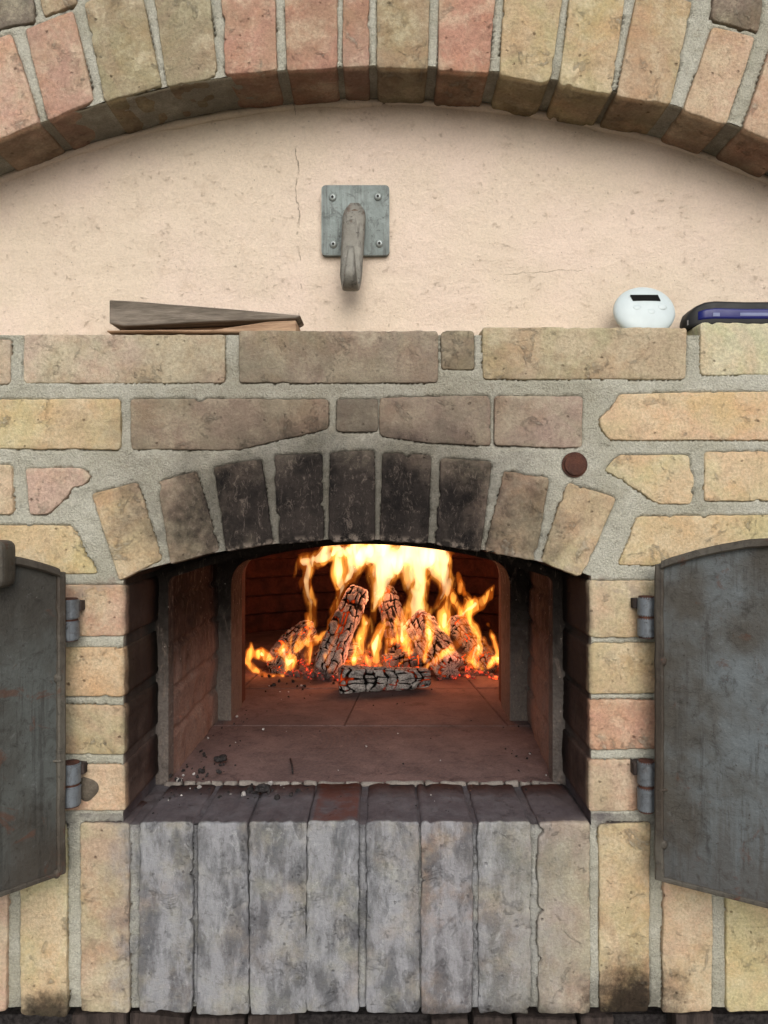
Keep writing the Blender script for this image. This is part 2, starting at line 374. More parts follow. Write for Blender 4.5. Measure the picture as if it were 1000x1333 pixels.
M = dict(
    brick=mat_brick(), mortar=mat_mortar(), plaster=mat_plaster(),
    door=mat_steel('weathered_door_steel', (112, 120, 124), (82, 79, 73), .6, .2, .5, True),
    door2=mat_steel('dark_door_steel', (92, 96, 94), (70, 68, 63), .7, .2, .5, True),
    dooredge=mat_steel('worn_edge_steel', (98, 94, 86), (70, 62, 54), .9, .25, .5),
    hinge=mat_steel('hinge_steel', (126, 134, 142), (112, 118, 124), .2, .4, .4),
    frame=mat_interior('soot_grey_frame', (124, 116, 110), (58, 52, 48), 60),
    hookplate=mat_steel('galvanised_plate', (132, 142, 140), (112, 120, 118), .15, .35, .45),
    hook=mat_steel('rusty_hook_iron', (136, 134, 126), (106, 100, 90), .6, .4, .5),
    screw=mat_plain('zinc_screw', (176, 184, 182), .35, .5, .7),
    dark=mat_plain('screw_recess', (22, 20, 20), .8),
    rust=mat_simple('rusty_iron', (92, 58, 46), (66, 44, 38), 60, .85, .002),
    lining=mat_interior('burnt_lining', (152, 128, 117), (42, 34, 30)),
    chamber=mat_simple('chamber_brick', (86, 50, 40), (54, 34, 29), 22, .95, .004),
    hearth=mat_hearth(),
    wood=mat_simple('weathered_wood', (142, 132, 120), (98, 90, 80), 26, .85, .0022, (.35, 3, 3)),
    wood2=mat_simple('fresh_cut_wood', (186, 156, 128), (150, 120, 96), 30, .85, .0015, (.35, 3, 3)),
    timber=mat_simple('charred_timber', (78, 68, 64), (44, 38, 36), 30, .9, .003, (3, 3, .5)),
    white=mat_plain('white_plastic', (200, 213, 216), .35), screen=mat_plain('black_screen', (8, 9, 8), .4, .08),
    blue=mat_plain('blue_gloss_plastic', (16, 24, 104), .3), rubber=mat_plain('black_rubber', (26, 27, 29), .55),
    labelw=mat_plain('pale_label', (110, 120, 160), .35),
    char=mat_char('charred_log', .6), charhot=mat_char('glowing_log', 2.6, .6), chardark=mat_char('black_log', 1.5, .3), ember=mat_ember(),
    coal=mat_simple('charcoal', (26, 24, 25), (64, 60, 60), 160, .85, .002), ash=mat_simple('pale_ash', (150, 146, 144), (196, 192, 188), 120, .95, .002),
    ground=mat_simple('paving', (122, 114, 100), (98, 94, 84), 3, .95, .003),
    body=mat_simple('rubble_core', (150, 140, 124), (120, 112, 100), 12, .95, .003),
)

# ------------------------------------------------------------------ ground
g = mesh('ground', [(-400, -400, 0), (400, -400, 0), (400, 400, 0), (-400, 400, 0)], [(0, 1, 2, 3)], M['ground'])
tag(g, kind='structure')

# ------------------------------------------------------------------ the oven: bricks
OVEN = empty('brick_oven', (0, 0.06, 0))
tag(OVEN, 'yellow brick wood oven with arched mouth and an open steel door on each side', 'oven')
def part(o):
    reparent(o, OVEN); return o

def prep_loop(pts, step, smooth_it, rough, seed):
    """dense, slightly broken outline from polygon corners (n,2) in x,z"""
    pts = [np.array(p, float) for p in pts]
    area = sum(pts[i][0] * pts[(i + 1) % len(pts)][1] - pts[(i + 1) % len(pts)][0] * pts[i][1] for i in range(len(pts)))
    if area < 0: pts = pts[::-1]
    L = []
    for i in range(len(pts)):
        a, b = pts[i], pts[(i + 1) % len(pts)]
        n = max(2, int(np.linalg.norm(b - a) / step))
        for k in range(n): L.append(a + (b - a) * k / n)
    L = np.array(L)
    for _ in range(smooth_it): L = .5 * L + .25 * (np.roll(L, 1, 0) + np.roll(L, -1, 0))
    nr = loop_normals(L)
    q = np.c_[L[:, 0], np.full(len(L), seed * 3.7), L[:, 1]]
    j = vnoise(q, .006, seed) * .0007 + vnoise(q, .040, seed + 3) * .0007
    chip = np.clip(vnoise(q, .015, seed + 5) - .58, 0, 1) * .012
    L = L + nr * ((j * rough) - chip * rough)[:, None]
    return L
def loop_normals(L):
    t = np.roll(L, -1, 0) - np.roll(L, 1, 0)
    n = np.c_[t[:, 1], -t[:, 0]]
    n /= (np.linalg.norm(n, axis=1)[:, None] + 1e-9)
    return .5 * n + .25 * (np.roll(n, 1, 0) + np.roll(n, -1, 0))

BRN = [0]; LOOPS = []
def brick(poly, color, depth=.05, front=0.0, rough=1.0, step=.0036, name='brick', px=True, mat=None, relief=1.0):
    BRN[0] += 1; seed = BRN[0]
    pts = [(P(*p).x, P(*p).z) for p in poly] if px else poly
    L = prep_loop(pts, step, 2, rough, seed)
    LOOPS.append(L); n = len(L); nr = loop_normals(L)
    # spine of the elongated shape
    c = L.mean(0); u_, s_, vt = np.linalg.svd(L - c, full_matrices=False)
    ax = vt[0]; a = (L - c) @ ax; bb = (L - c) @ vt[1]
    half = max(0.0, (a.max() - a.min()) / 2 - (bb.max() - bb.min()) * .45); mid = (a.max() + a.min()) / 2
    sp = c + np.clip(a, mid - half, mid + half)[:, None] * ax[None, :]
    front += (random.Random(seed).random() - .5) * .0024
    rings = []
    for dd in (depth, depth * .6, depth * .3, .012, .006): rings.append((L, np.full(n, dd + 0.0)))
    for ins, yy in ((.0002, .0022), (.0005, .0010), (.0011, .0003), (.0020, .0)):
        rings.append((L - nr * ins, np.full(n, yy)))
    L2 = L - nr * .0020
    # interior points on a jittered grid, triangulated inside the outline
    g0, g1 = L2.min(0), L2.max(0); st = .0062
    gx, gz = np.meshgrid(np.arange(g0[0] + .003, g1[0], st), np.arange(g0[1] + .003, g1[1], st), indexing='ij')
    rs0 = np.random.RandomState(seed); gp = np.c_[gx.ravel(), gz.ravel()] + (rs0.rand(gx.size, 2) - .5) * st * .5
    x1_, y1_ = L2[:, 0], L2[:, 1]; x2_, y2_ = np.roll(x1_, -1), np.roll(y1_, -1)
    cr_ = ((y1_[None] > gp[:, 1:]) != (y2_[None] > gp[:, 1:])) & (gp[:, :1] < (x2_ - x1_)[None] * (gp[:, 1:] - y1_[None]) / ((y2_ - y1_)[None] + 1e-12) + x1_[None])
    gp = gp[(cr_.sum(1) % 2) == 1]
    if len(gp): gp = gp[np.sqrt(((gp[:, None, :] - L2[None]) ** 2).sum(2)).min(1) > .0030]
    co2 = [Vector(p) for p in np.vstack([L2, gp])]
    cv, ce, cf, ov, oe, of_ = delaunay_2d_cdt(co2, [(i, (i + 1) % n) for i in range(n)], [], 1, 1e-7)
    rs = random.Random(seed * 5 + 1); tx, tz = (rs.random() - .5) * .014, (rs.random() - .5) * .020
    def relief_(q, yy):
        p3 = np.c_[q[:, 0], yy, q[:, 1]]
        d = vnoise(p3, .045, seed) * .0012 + vnoise(p3, .017, seed + 9) * .0008 + vnoise(p3, .008, seed + 2) * .0004
        d = d + np.clip(vnoise(p3, .026, seed + 4) - .50, 0, 1) * .005 * np.clip(vnoise(p3, .009, seed + 6) + .6, 0, 1)
        fr = np.clip(1 - yy / .012, 0, 1)
        y = yy + front + (d * relief + (q[:, 0] - c[0]) * tx + (q[:, 1] - c[1]) * tz) * fr
        return p3, fr, y
    V = []
    for (q, yy) in rings:
        p3, fr, y = relief_(q, yy)
        sx = vnoise(p3, .02, seed + 7) * .0010 * (1 - fr)
        V.append(np.c_[q[:, 0] + nr[:, 0] * sx, y, q[:, 1] + nr[:, 1] * sx])
    V = np.vstack(V); F = []
    for r in range(len(rings) - 1):
        for i in range(n):
            j = (i + 1) % n
            F.append((r * n + i, r * n + j, (r + 1) * n + j, (r + 1) * n + i))
    F.append(tuple(range(n))[::-1])
    base_i = (len(rings) - 1) * n; idx = {}; extra = []
    for k_, o_ in enumerate(ov):
        src = [q for q in o_ if q < n]
        if src: idx[k_] = base_i + src[0]
        else: idx[k_] = len(V) + len(extra); extra.append((cv[k_][0], cv[k_][1]))
    if extra:
        ex = np.array(extra); p3, fr, y = relief_(ex, np.zeros(len(ex))); V = np.vstack([V, np.c_[ex[:, 0], y, ex[:, 1]]])
    for f in cf:
        t_ = [idx[q] for q in f]
        if len(set(t_)) == len(t_): F.append(tuple(t_))
    o = mesh(name, V, F, mat or M['brick'], None, True)
    o.color = lin(color)
    return part(o)
def rect(x0, y0, x1, y1, j=2.0):
    r = random.Random(int(x0 * 7 + y0 * 13))
    q = lambda: (r.random() - .5) * j
    return [(x0 + q(), y1 + q()), (x1 + q(), y1 + q()), (x1 + q(), y0 + q()), (x0 + q(), y0 + q())]

# coping course under the plaster (its tops form the shelf)
for (x0, y0, x1, y1, c) in ((-262, 440, 14, 501, (178, 162, 142)), (29, 435, 294, 499, (186, 165, 146)), (311, 430, 571, 499, (142, 126, 110)),
                            (575, 431, 618, 481, (132, 114, 90)), (628, 426, 895, 494, (180, 161, 126)), (913, 420, 1180, 488, (206, 200, 166))):
    brick(rect(x0, y0, x1, y1), c, .09)
# second course
brick(rect(-110, 519, 157, 584), (206, 180, 130))
brick([(170, 585), (312, 586), (428, 559), (428, 519), (169, 519)], (142, 121, 102))
brick(rect(438, 519, 492, 563), (92, 82, 78))
brick([(494, 568), (560, 578), (640, 581), (638, 515), (494, 517)], (146, 124, 114), rough=1.4)
brick([(644, 579), (700, 583), (759, 583), (759, 516), (644, 515)], (166, 139, 128), rough=1.2)
brick([(793, 573), (1060, 573), (1060, 508), (806, 512), (797, 530), (780, 545), (783, 560)], (216, 180, 134), rough=1.2)
# third course, broken pieces
brick(rect(-90, 605, 17, 670), (204, 178, 142))
brick([(38, 671), (62, 670), (89, 646), (93, 634), (108, 633), (120, 620), (106, 609), (32, 609), (35, 640)], (196, 164, 146), rough=1.0)
brick([(836, 641), (856, 656), (900, 657), (905, 640), (904, 592), (806, 591), (787, 612)], (208, 188, 144), rough=1.5)
brick(rect(918, 588, 1090, 652), (212, 184, 136))
# fourth course
brick([(-100, 748), (127, 747), (112, 716), (93, 684), (-100, 683)], (206, 180, 126))
brick([(804, 736), (1070, 738), (1070, 670), (829, 672), (818, 705)], (206, 181, 128))
# voussoirs of the mouth arch
VOU = [([(155, 757), (212, 729), (178, 627), (118, 643)], (192, 160, 120)),
       ([(221, 736), (286, 717), (256, 612), (204, 626)], (160, 136, 114)),
       ([(294, 719), (356, 708), (340, 597), (278, 608)], (140, 122, 108)),
       ([(361, 710), (422, 704), (420, 590), (356, 592)], (120, 108, 102)),
       ([(427, 706), (489, 705), (488, 585), (429, 588)], (120, 108, 102)),
       ([(494, 705), (557, 708), (562, 592), (498, 589)], (130, 114, 104)),
       ([(567, 710), (626, 719), (641, 601), (574, 596)], (140, 120, 106)),
       ([(631, 719), (698, 731), (716, 622), (656, 612)], (166, 138, 112)),
       ([(704, 731), (758, 753), (803, 648), (739, 627)], (190, 164, 124))]
for poly, c in VOU: brick(poly, c, .145)
# jambs: their inner sides are the reveals of the mouth
for (y0, y1, c) in ((762, 829, (190, 146, 116)), (842, 906, (202, 168, 116)), (918, 983, (186, 160, 122)), (995, 1056, (208, 166, 140))):
    brick(rect(-105, y0, 66, y1), (200, 172, 128)); brick(rect(74, y0, 163, y1), c, .145)
for (y0, y1, c) in ((756, 830, (198, 172, 136)), (837, 904, (196, 165, 122)), (912, 976, (202, 134, 104)), (990, 1056, (192, 158, 132))):
    brick(rect(767, y0, 862, y1), c, .145); brick(rect(872, y0, 1060, y1), (204, 178, 128))
# soldier course with the sill
SOL = [(-130, -62, (206, 176, 132)), (-52, 10, (212, 176, 154)), (26, 88, (206, 186, 142)), (105, 168, (184, 158, 128)), (184, 248, (158, 152, 146)), (260, 321, (160, 156, 150)),
       (327, 397, (164, 160, 156)), (402, 464, (164, 162, 160)), (480, 545, (158, 156, 154)), (550, 613, (160, 122, 98)), (625, 689, (164, 156, 148)),
       (702, 765, (172, 154, 136)), (780, 847, (198, 168, 122)), (862, 927, (206, 172, 140)), (945, 1010, (214, 190, 136)), (1025, 1090, (206, 176, 130))]
for i, (x0, x1, c) in enumerate(SOL):
    yb = 1316 + random.Random(i).random() * 6
    inn = 160 < x0 < 740
    if inn: x0 -= 2.5; x1 += 2.5
    brick(rect(x0, 1070 if inn else 1072, x1, yb, 3), c, .138 if inn else .08, front=-.002, rough=1.9 if inn else 1.1)
# the big relieving arch above
AC_Z = P(500, 87).z - 1.39; AR = 1.39
BIG = [([(62, 158), (122, 131), (95, 12), (32, 37)], (182, 134, 114)), ([(136, 133), (210, 111), (182, -20), (108, 2)], (152, 132, 98)),
       ([(217, 112), (283, 99), (270, -40), (197, -25)], (148, 128, 98)), ([(293, 98), (361, 92), (357, -45), (286, -42)], (178, 114, 90)),
       ([(373, 92), (439, 88), (440, -50), (369, -48)], (172, 108, 84)), ([(446, 88), (481, 87), (481, -50), (446, -50)], (168, 118, 98)),
       ([(490, 88), (557, 90), (561, -50), (491, -50)], (154, 132, 98)), ([(570, 92), (637, 96), (648, -45), (572, -48)], (182, 118, 90)),
       ([(650, 98), (717, 108), (738, -40), (659, -45)], (188, 162, 114)), ([(728, 110), (797, 122), (818, -28), (746, -38)], (192, 166, 118)),
       ([(803, 124), (874, 136), (903, 0), (832, -20)], (182, 152, 114)), ([(889, 144), (946, 163), (984, 48), (928, 34)], (198, 154, 126)),
       ([(967, 168), (1032, 196), (1066, 84), (1003, 62)], (192, 142, 118)), ([(-18, 188), (52, 160), (14, 42), (-58, 70)], (198, 152, 132))]
for poly, c in BIG: brick(poly, c, .105, rough=.8)
for poly, c in (([(-60, 62), (8, 34), (45, 28), (40, -40), (-70, -10)], (98, 86, 80)), ([(56, 22), (100, 5), (86, -60), (44, -40)], (170, 140, 110)),
                ([(926, 26), (988, 42), (1002, -50), (934, -60)], (104, 82, 72)), ([(1004, 55), (1070, 78), (1090, 0), (1012, -30)], (186, 150, 120))):
    brick(poly, c, .05)
for s in (-1, 1):              # outside the frame the ring runs down to the shelf
    a = math.asin(.548 / AR)
    while True:
        a0, a1 = a, a + .0475
        if AC_Z + AR * math.cos(a1) < P(0, 425).z: break
        q = [(s * r_ * math.sin(t), AC_Z + r_ * math.cos(t)) for r_, t in ((AR, a0), (AR, a1), (AR + .125, a1 - .002), (AR + .125, a0 + .002))]
        if s > 0: q = q[::-1]
        brick(q, rnd.choice([(190, 150, 120), (188, 164, 120), (172, 116, 92)]), .105, px=False)
        a = a1 + .008

# ------------------------------------------------------------------ mortar
def arch_z(x):
    """intrados of the mouth arch"""
    c = P(465, 0).x; half = .302; rise = .047; Rr = (half ** 2 + rise ** 2) / (2 * rise)
    return P(0, 706).z - Rr + math.sqrt(max(1e-6, Rr * Rr - (x - c) ** 2))
def under_bricks(p2):
    """how far the mortar bed drops behind the bricks"""
    out = np.zeros(len(p2))
    for L in LOOPS:
        lo, hi = L.min(0), L.max(0); k = np.nonzero((p2[:, 0] > lo[0]) & (p2[:, 0] < hi[0]) & (p2[:, 1] > lo[1]) & (p2[:, 1] < hi[1]))[0]
        if len(k) == 0: continue
        g = p2[k]; x1, y1 = L[:, 0], L[:, 1]; x2, y2 = np.roll(x1, -1), np.roll(y1, -1)
        ins = (((y1[None] > g[:, 1:]) != (y2[None] > g[:, 1:])) & (g[:, :1] < (x2 - x1)[None] * (g[:, 1:] - y1[None]) / ((y2 - y1)[None] + 1e-12) + x1[None])).sum(1) % 2 == 1
        k, g = k[ins], g[ins]
        if len(k) == 0: continue
        d = np.sqrt(((g[:, None, :] - L[None, ::2]) ** 2).sum(2)).min(1)
        out[k] = np.maximum(out[k], np.clip((d - .0006) / .0045, 0, 1) * .014)
    return out
def mortar_y(x, z):
    p = np.c_[np.ravel(x), np.zeros(np.size(x)), np.ravel(z)]
    d = .0014 + vnoise(p, .035, 1) * .0018 + vnoise(p, .012, 2) * .0012 + vnoise(p, .005, 3) * .0007
    d = d + np.clip(vnoise(p, .05, 12) - .35, 0, 1) * .006
    return d + under_bricks(p[:, [0, 2]])
XL, XR = P(163, 0).x - .003, P(767, 0).x + .003
ZT, ZB = P(0, 436).z, P(0, 1312).z
ZS = P(0, 1074).z
def sheet(name, xs, zlo, zhi, nz, wrap_shelf=False):
    X, Zs = [], []
    for x in xs:
        lo, hi = zlo(x), zhi(x)
        X.append([x] * nz); Zs.append(np.linspace(lo, hi, nz))
    X = np.array(X); Zs = np.array(Zs)
    Y = mortar_y(X, Zs)
    V = np.c_[X.ravel(), Y, Zs.ravel()]
    return V, grid_faces(len(xs), nz)
def join(parts):
    V, F, o = [], [], 0
    for v, f in parts:
        v = np.asarray([tuple(q) for q in v]); V.append(v); F += [tuple(i + o for i in q) for q in f]; o += len(v)
    return np.vstack(V), F
lo_c = lambda z: (lambda x: z)
pieces = [sheet('l', np.arange(-.66, XL, .003).tolist() + [XL], lo_c(ZB), lo_c(ZT), 290),
          sheet('r', [XR] + np.arange(XR + .003, .70, .003).tolist(), lo_c(ZB), lo_c(ZT), 290),
          sheet('t', [XL] + np.arange(XL + .003, XR, .003).tolist() + [XR], lambda x: arch_z(x) + .004, lo_c(ZT), 96),
          sheet('b', [XL] + np.arange(XL + .003, XR, .003).tolist() + [XR], lo_c(ZB), lo_c(ZS), 82)]
def strip(pts_fn, us, ys, amp=.0012, seed=4):
    V = []
    for u in us:
        for y in ys: V.append(pts_fn(u, y))
    V = np.array(V); d = vnoise(V, .014, seed) * amp
    return V, d
# reveals
ys = np.linspace(.002, .146, 40)
for xx, sg in ((XL, 1), (XR, -1)):
    zs = np.linspace(ZS - .002, arch_z(xx) + .006, 90)
    V, d = strip(lambda u, y: (xx, y, u), zs, ys); V[:, 0] += sg * (d - .0005)
    pieces.append((V, grid_faces(len(zs), len(ys))))
xs = np.linspace(XL, XR, 150)
V, d = strip(lambda u, y: (u, y, arch_z(u) + .004), xs, ys); V[:, 2] += d; pieces.append((V, grid_faces(len(xs), len(ys))))
V, d = strip(lambda u, y: (u, y, P(0, 1072).z - .002), xs, ys, .0025); V[:, 2] += d; pieces.append((V, grid_faces(len(xs), len(ys))))
# shelf top
xs = np.linspace(-.66, .70, 160); V, d = strip(lambda u, y: (u, y, ZT - .001), xs, np.linspace(.003, .095, 20)); V[:, 2] += d
pieces.append((V, grid_faces(len(xs), 20)))
V, F = join(pieces)
part(mesh('mortar', V, F, M['mortar'], None, True))
# mortar of the big arch: front annulus and soffit
ths = np.linspace(-.76, .76, 460); rs_ = np.linspace(AR + .004, AR + .30, 80)
T, Rr = np.meshgrid(ths, rs_, indexing='ij')
X, Zq = Rr * np.sin(T), AC_Z + Rr * np.cos(T)
V1 = np.c_[X.ravel(), mortar_y(X, Zq) + .001, Zq.ravel()]
ysb = np.linspace(.004, .11, 26); T, Yq = np.meshgrid(ths, ysb, indexing='ij')
V2 = np.c_[((AR + .004) * np.sin(T)).ravel(), Yq.ravel(), (AC_Z + (AR + .004) * np.cos(T)).ravel()]
V2[:, 2] += vnoise(V2, .014, 6) * .002
V, F = join([(V1, grid_faces(460, 80)), (V2, grid_faces(460, 26))])
part(mesh('arch_mortar', V, F, M['mortar'], None, True))
# plaster tympanum and the fillet it makes with the arch
xs = np.arange(-.95, .95, .005); zs = np.arange(P(0, 450).z, AC_Z + AR + .03, .005)
X, Zq = np.meshgrid(xs, zs, indexing='ij'); p3 = np.c_[X.ravel(), np.zeros(X.size), Zq.ravel()]
Y = .088 + vnoise(p3, .16, 21) * .0022 + vnoise(p3 * (1, 1, 1.7), .05, 22) * .0013 + vnoise(p3 * (1, 1, 1.6), .02, 23) * .0007
part(mesh('plaster_panel', np.c_[X.ravel(), Y, Zq.ravel()], grid_faces(len(xs), len(zs)), M['plaster'], None, True))
path = [Vector(((AR + .001) * math.sin(t), .089, AC_Z + (AR + .001) * math.cos(t))) for t in np.linspace(-.72, .72, 400)]
rad = [.006 + .0035 * float(vnoise(np.array([[p.x, 0, p.z]]), .03, 31)[0]) for p in path]
tv, tf = tube(path, rad, 8)
part(mesh('plaster_fillet', tv, tf, M['plaster'], None, True))
# core masonry behind the face (mostly unseen, keeps the oven dark)
def core(x0, x1, y0, y1, z0, z1, m='body'): part(from_bm('core_masonry', box_bm(x0, x1, y0, y1, z0, z1), M[m]))
core(-1.0, -.37, .16, .58, .0, 1.33); core(.33, 1.0, .16, .58, 0, 1.33)
core(-1.0, 1.0, .10, 2.0, 1.62, 2.2); core(-1.0, 1.0, .055, .16, .0, .66, 'coal'); core(-.36, .32, .16, 2.0, 0, .66)  # low front block coloured charcoal-dark to paint the shade between the timbers
core(-1.0, -.365, .07, .15, .67, 1.55); core(.30, 1.0, .07, .15, .67, 1.55)

# ------------------------------------------------------------------ hearth, iron frames, lining
ZF = P(0, 1070).z - .001
def tile(poly, dz=0.0):
    bm = bmesh.new(); r = random.Random(len(bpy.data.objects))
    top = [bm.verts.new((x, y, ZF + dz + (r.random() - .5) * .002)) for x, y in poly]
    f = bm.faces.new(top); ext = bmesh.ops.extrude_face_region(bm, geom=[f])
    for v in ext['geom']:
        if isinstance(v, bmesh.types.BMVert): v.co.z = ZF - .05
    bmesh.ops.recalc_face_normals(bm, faces=bm.faces)
    es = [e for e in bm.edges if all(v.co.z > ZF - .02 for v in e.verts)]
    bmesh.ops.bevel(bm, geom=es, offset=.0012, segments=2, affect='EDGES')
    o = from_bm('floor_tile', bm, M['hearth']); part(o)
G = .0008
def q4(x0, x1, y0, y1): return [(x0 + G, y0 + G), (x1 - G, y0 + G), (x1 - G, y1 - G), (x0 + G, y1 - G)]
tile(q4(-.326, .285, .148, .452))
YB = [.452, .76, 1.07, 1.38, 1.7]
for k in range(4):
    y0, y1 = YB[k], YB[k + 1]
    sh = .04 * k
    for a, b_ in ((-.62, -.352), (-.352, -.075), (-.075, .235), (.235, .62)):
        sg = lambda v: (0 if abs(v) > .5 else (-.05 if v > 0 else .05))
        tile([(a + sg(a) * k / 2 + G, y0 + G), (b_ + sg(b_) * k / 2 - G, y0 + G), (b_ + sg(b_) * (k + 1) / 2 - G, y1 - G), (a + sg(a) * (k + 1) / 2 + G, y1 - G)], .0005 * k)
# bed under the tiles and the mortar ridge between sill and tiles
V = [(-.7, .15, ZF - .006), (.7, .15, ZF - .006), (.7, 1.9, ZF - .006), (-.7, 1.9, ZF - .006)]
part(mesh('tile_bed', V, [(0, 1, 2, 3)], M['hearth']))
xs = np.linspace(-.326, .262, 160)
pth = [Vector((x, .1445 + .0015 * float(vnoise(np.array([[x, 0, 0.]]), .02, 3)[0]), ZF - .0015)) for x in xs]
rd = [.0052 + .0022 * float(vnoise(np.array([[x, 1., 0.]]), .012, 5)[0]) for x in xs]
tv, tf = tube(pth, rd, 8); part(mesh('mortar_ridge', tv, tf, mat_simple('ashy_mortar', (150, 143, 136), (118, 110, 104), 60, .95, .003), None, True))

def arch_frame(name, outer, inner, y0, y1, mat, corner=.04):
    """arched iron frame: outline lists of (x,z), same length, front y0 to back y1"""
    n = len(outer); V, F = [], []
    for (pl, y) in ((outer, y0), (inner, y0), (inner, y1), (outer, y1)):
        V += [(x, y, z) for x, z in pl]
    for r in range(4):
        a, b_ = r * n, ((r + 1) % 4) * n
        for i in range(n - 1): F.append((a + i, a + i + 1, b_ + i + 1, b_ + i))
    F.append((0, n, 2 * n, 3 * n)); F.append((n - 1, 4 * n - 1, 3 * n - 1, 2 * n - 1))
    bm = bmesh.new(); vv = [bm.verts.new(v) for v in V]
    for f in F: bm.faces.new([vv[i] for i in f])
    return part(from_bm(name, bm, mat))
def outline(x0, x1, zs_, zc, rc, z0):
    """left foot, up, rounded corner, arc with crown zc and spring zs_, down to the right foot"""
    cx = (x0 + x1) / 2; half = (x1 - x0) / 2; rise = zc - zs_
    Rr = (half ** 2 + rise ** 2) / (2 * rise)
    top = lambda x: zc - Rr + math.sqrt(Rr * Rr - (x - cx) ** 2)
    L = [(x0, z0)] + [(x0, z0 + (top(x0 + rc) - rc * 1.1 - z0) * k / 8) for k in range(1, 9)]
    for k in range(1, 7):
        a = math.pi - (math.pi / 2) * k / 6
        x = x0 + rc + rc * math.cos(a); L.append((x, top(x0 + rc) - rc * 1.1 + rc * 1.1 * math.sin(a)))
    for k in range(1, 24): x = x0 + rc + (x1 - x0 - 2 * rc) * k / 24; L.append((x, top(x)))
    for (x, z) in L[14::-1]: L.append((x0 + x1 - x, z))
    return L
zc = lambda py, d: P(0, py, d).z
fr1 = arch_frame('iron_frame', outline(-.343, .274, 1.262, 1.315, .004, ZF - .004), outline(-.322, .252, 1.250, 1.302, .012, ZF - .004), .147, .175, M['frame'])
fr2 = arch_frame('iron_frame', outline(-.330, .292, 1.262, 1.304, .02, ZF - .004), outline(-.296, .244, 1.246, 1.288, .045, ZF - .004), .487, .600, M['frame'])
arch_frame('throat_wall', outline(-.70, .65, 1.45, 1.62, .02, ZF - .03), outline(-.300, .248, 1.25, 1.292, .045, ZF - .03), .6015, .66, M['chamber'])
tag(fr1, 'soot blackened arched iron frame just inside the mouth'); tag(fr2, 'grey rounded iron frame in front of the fire')
# lining slabs between the frames, arched lid
def slab(x_a, x_b, inward, name='lining_slab'):
    V, F = [], []
    ys_ = np.linspace(.176, .486, 60); zs_ = np.linspace(ZF - .003, 1.30, 120)
    Yq, Zq = np.meshgrid(ys_, zs_, indexing='ij'); X = x_a + (x_b - x_a) * (Yq - .175) / .31
    p3 = np.c_[X.ravel(), Yq.ravel(), Zq.ravel()]
    p3[:, 0] += inward * (vnoise(p3, .05, 8) * .003 + vnoise(p3, .016, 9) * .0018)
    # joint between two courses
    for jz in (1.010, 1.078, 1.146, 1.214):
        dj = np.abs(p3[:, 2] - jz - .003 * vnoise(p3, .05, 14)); p3[:, 0] -= inward * .0045 * np.clip(1.3 - dj / .006, 0, 1)
    V = p3.tolist(); nb = len(V)
    V += [(x - inward * .05, y, z) for x, y, z in V]
    gf = grid_faces(60, 120); F = gf + [tuple(i + nb for i in f)[::-1] for f in gf]
    part(mesh(name, V, F, M['lining'], None, True))
slab(-.324, -.322, 1); slab(.256, .277, -1)
xs = np.linspace(-.36, .30, 60); yy = np.linspace(.14, .62, 20)
Xq, Yq = np.meshgrid(xs, yy, indexing='ij'); Zq = 1.318 - .075 * ((Xq + .03) / .33) ** 2
V = np.c_[Xq.ravel(), Yq.ravel(), Zq.ravel()]; V2 = V.copy(); V2[:, 2] += .05
gf = grid_faces(60, 20); V, F = join([(V, gf), (V2, gf)]); part(mesh('throat_vault', V, F, M['frame'], None, True))
# fire chamber: low dome
CX, CYc, RX, RY, RZ = -.03, 1.16, .64, .60, .44
V, F = [], []; nu, nv = 48, 14
for i in range(nu):
    a = 2 * math.pi * i / nu
    for j in range(nv + 1):
        t = (math.pi / 2) * j / nv
        V.append((CX + RX * math.cos(t) * math.cos(a), CYc + RY * math.cos(t) * math.sin(a), ZF - .01 + RZ * math.sin(t)))
for i in range(nu):
    for j in range(nv):
        k = (i + 1) % nu
        q = (i * (nv + 1) + j, k * (nv + 1) + j, k * (nv + 1) + j + 1, i * (nv + 1) + j + 1)
        c = np.mean([V[v] for v in q], 0)
        if c[1] < .84 and abs(c[0] + .03) < .42 and c[2] < 1.36: continue
        F.append(q)
part(mesh('chamber_dome', V, F, M['chamber'], None, True))
# brick courses of the chamber wall that show behind the fire
bmx = box_bm(-.058, .058, -.05, .05, -.0295, .0295, .004, 1); meb = bpy.data.meshes.new('chamber_brick'); bmx.to_mesh(meb); bmx.free(); meb.materials.append(M['chamber'])
for j in range(5):
    for i in range(24):
        a = R(-5 + 190 * (i + (j % 2) * .5) / 24)
        sh = math.cos(math.asin(min(.95, (.03 + .064 * j) / RZ)))
        o = bpy.data.objects.new('chamber_brick', meb); COL.objects.link(o)
        o.location = (CX + (RX * sh + .005) * math.cos(a), CYc + (RY * sh + .005) * math.sin(a), ZF + .030 + .064 * j)
        o.rotation_euler = (0, 0, a + math.pi / 2); o.scale = (1, 1, 1)
        reparent(o, OVEN)

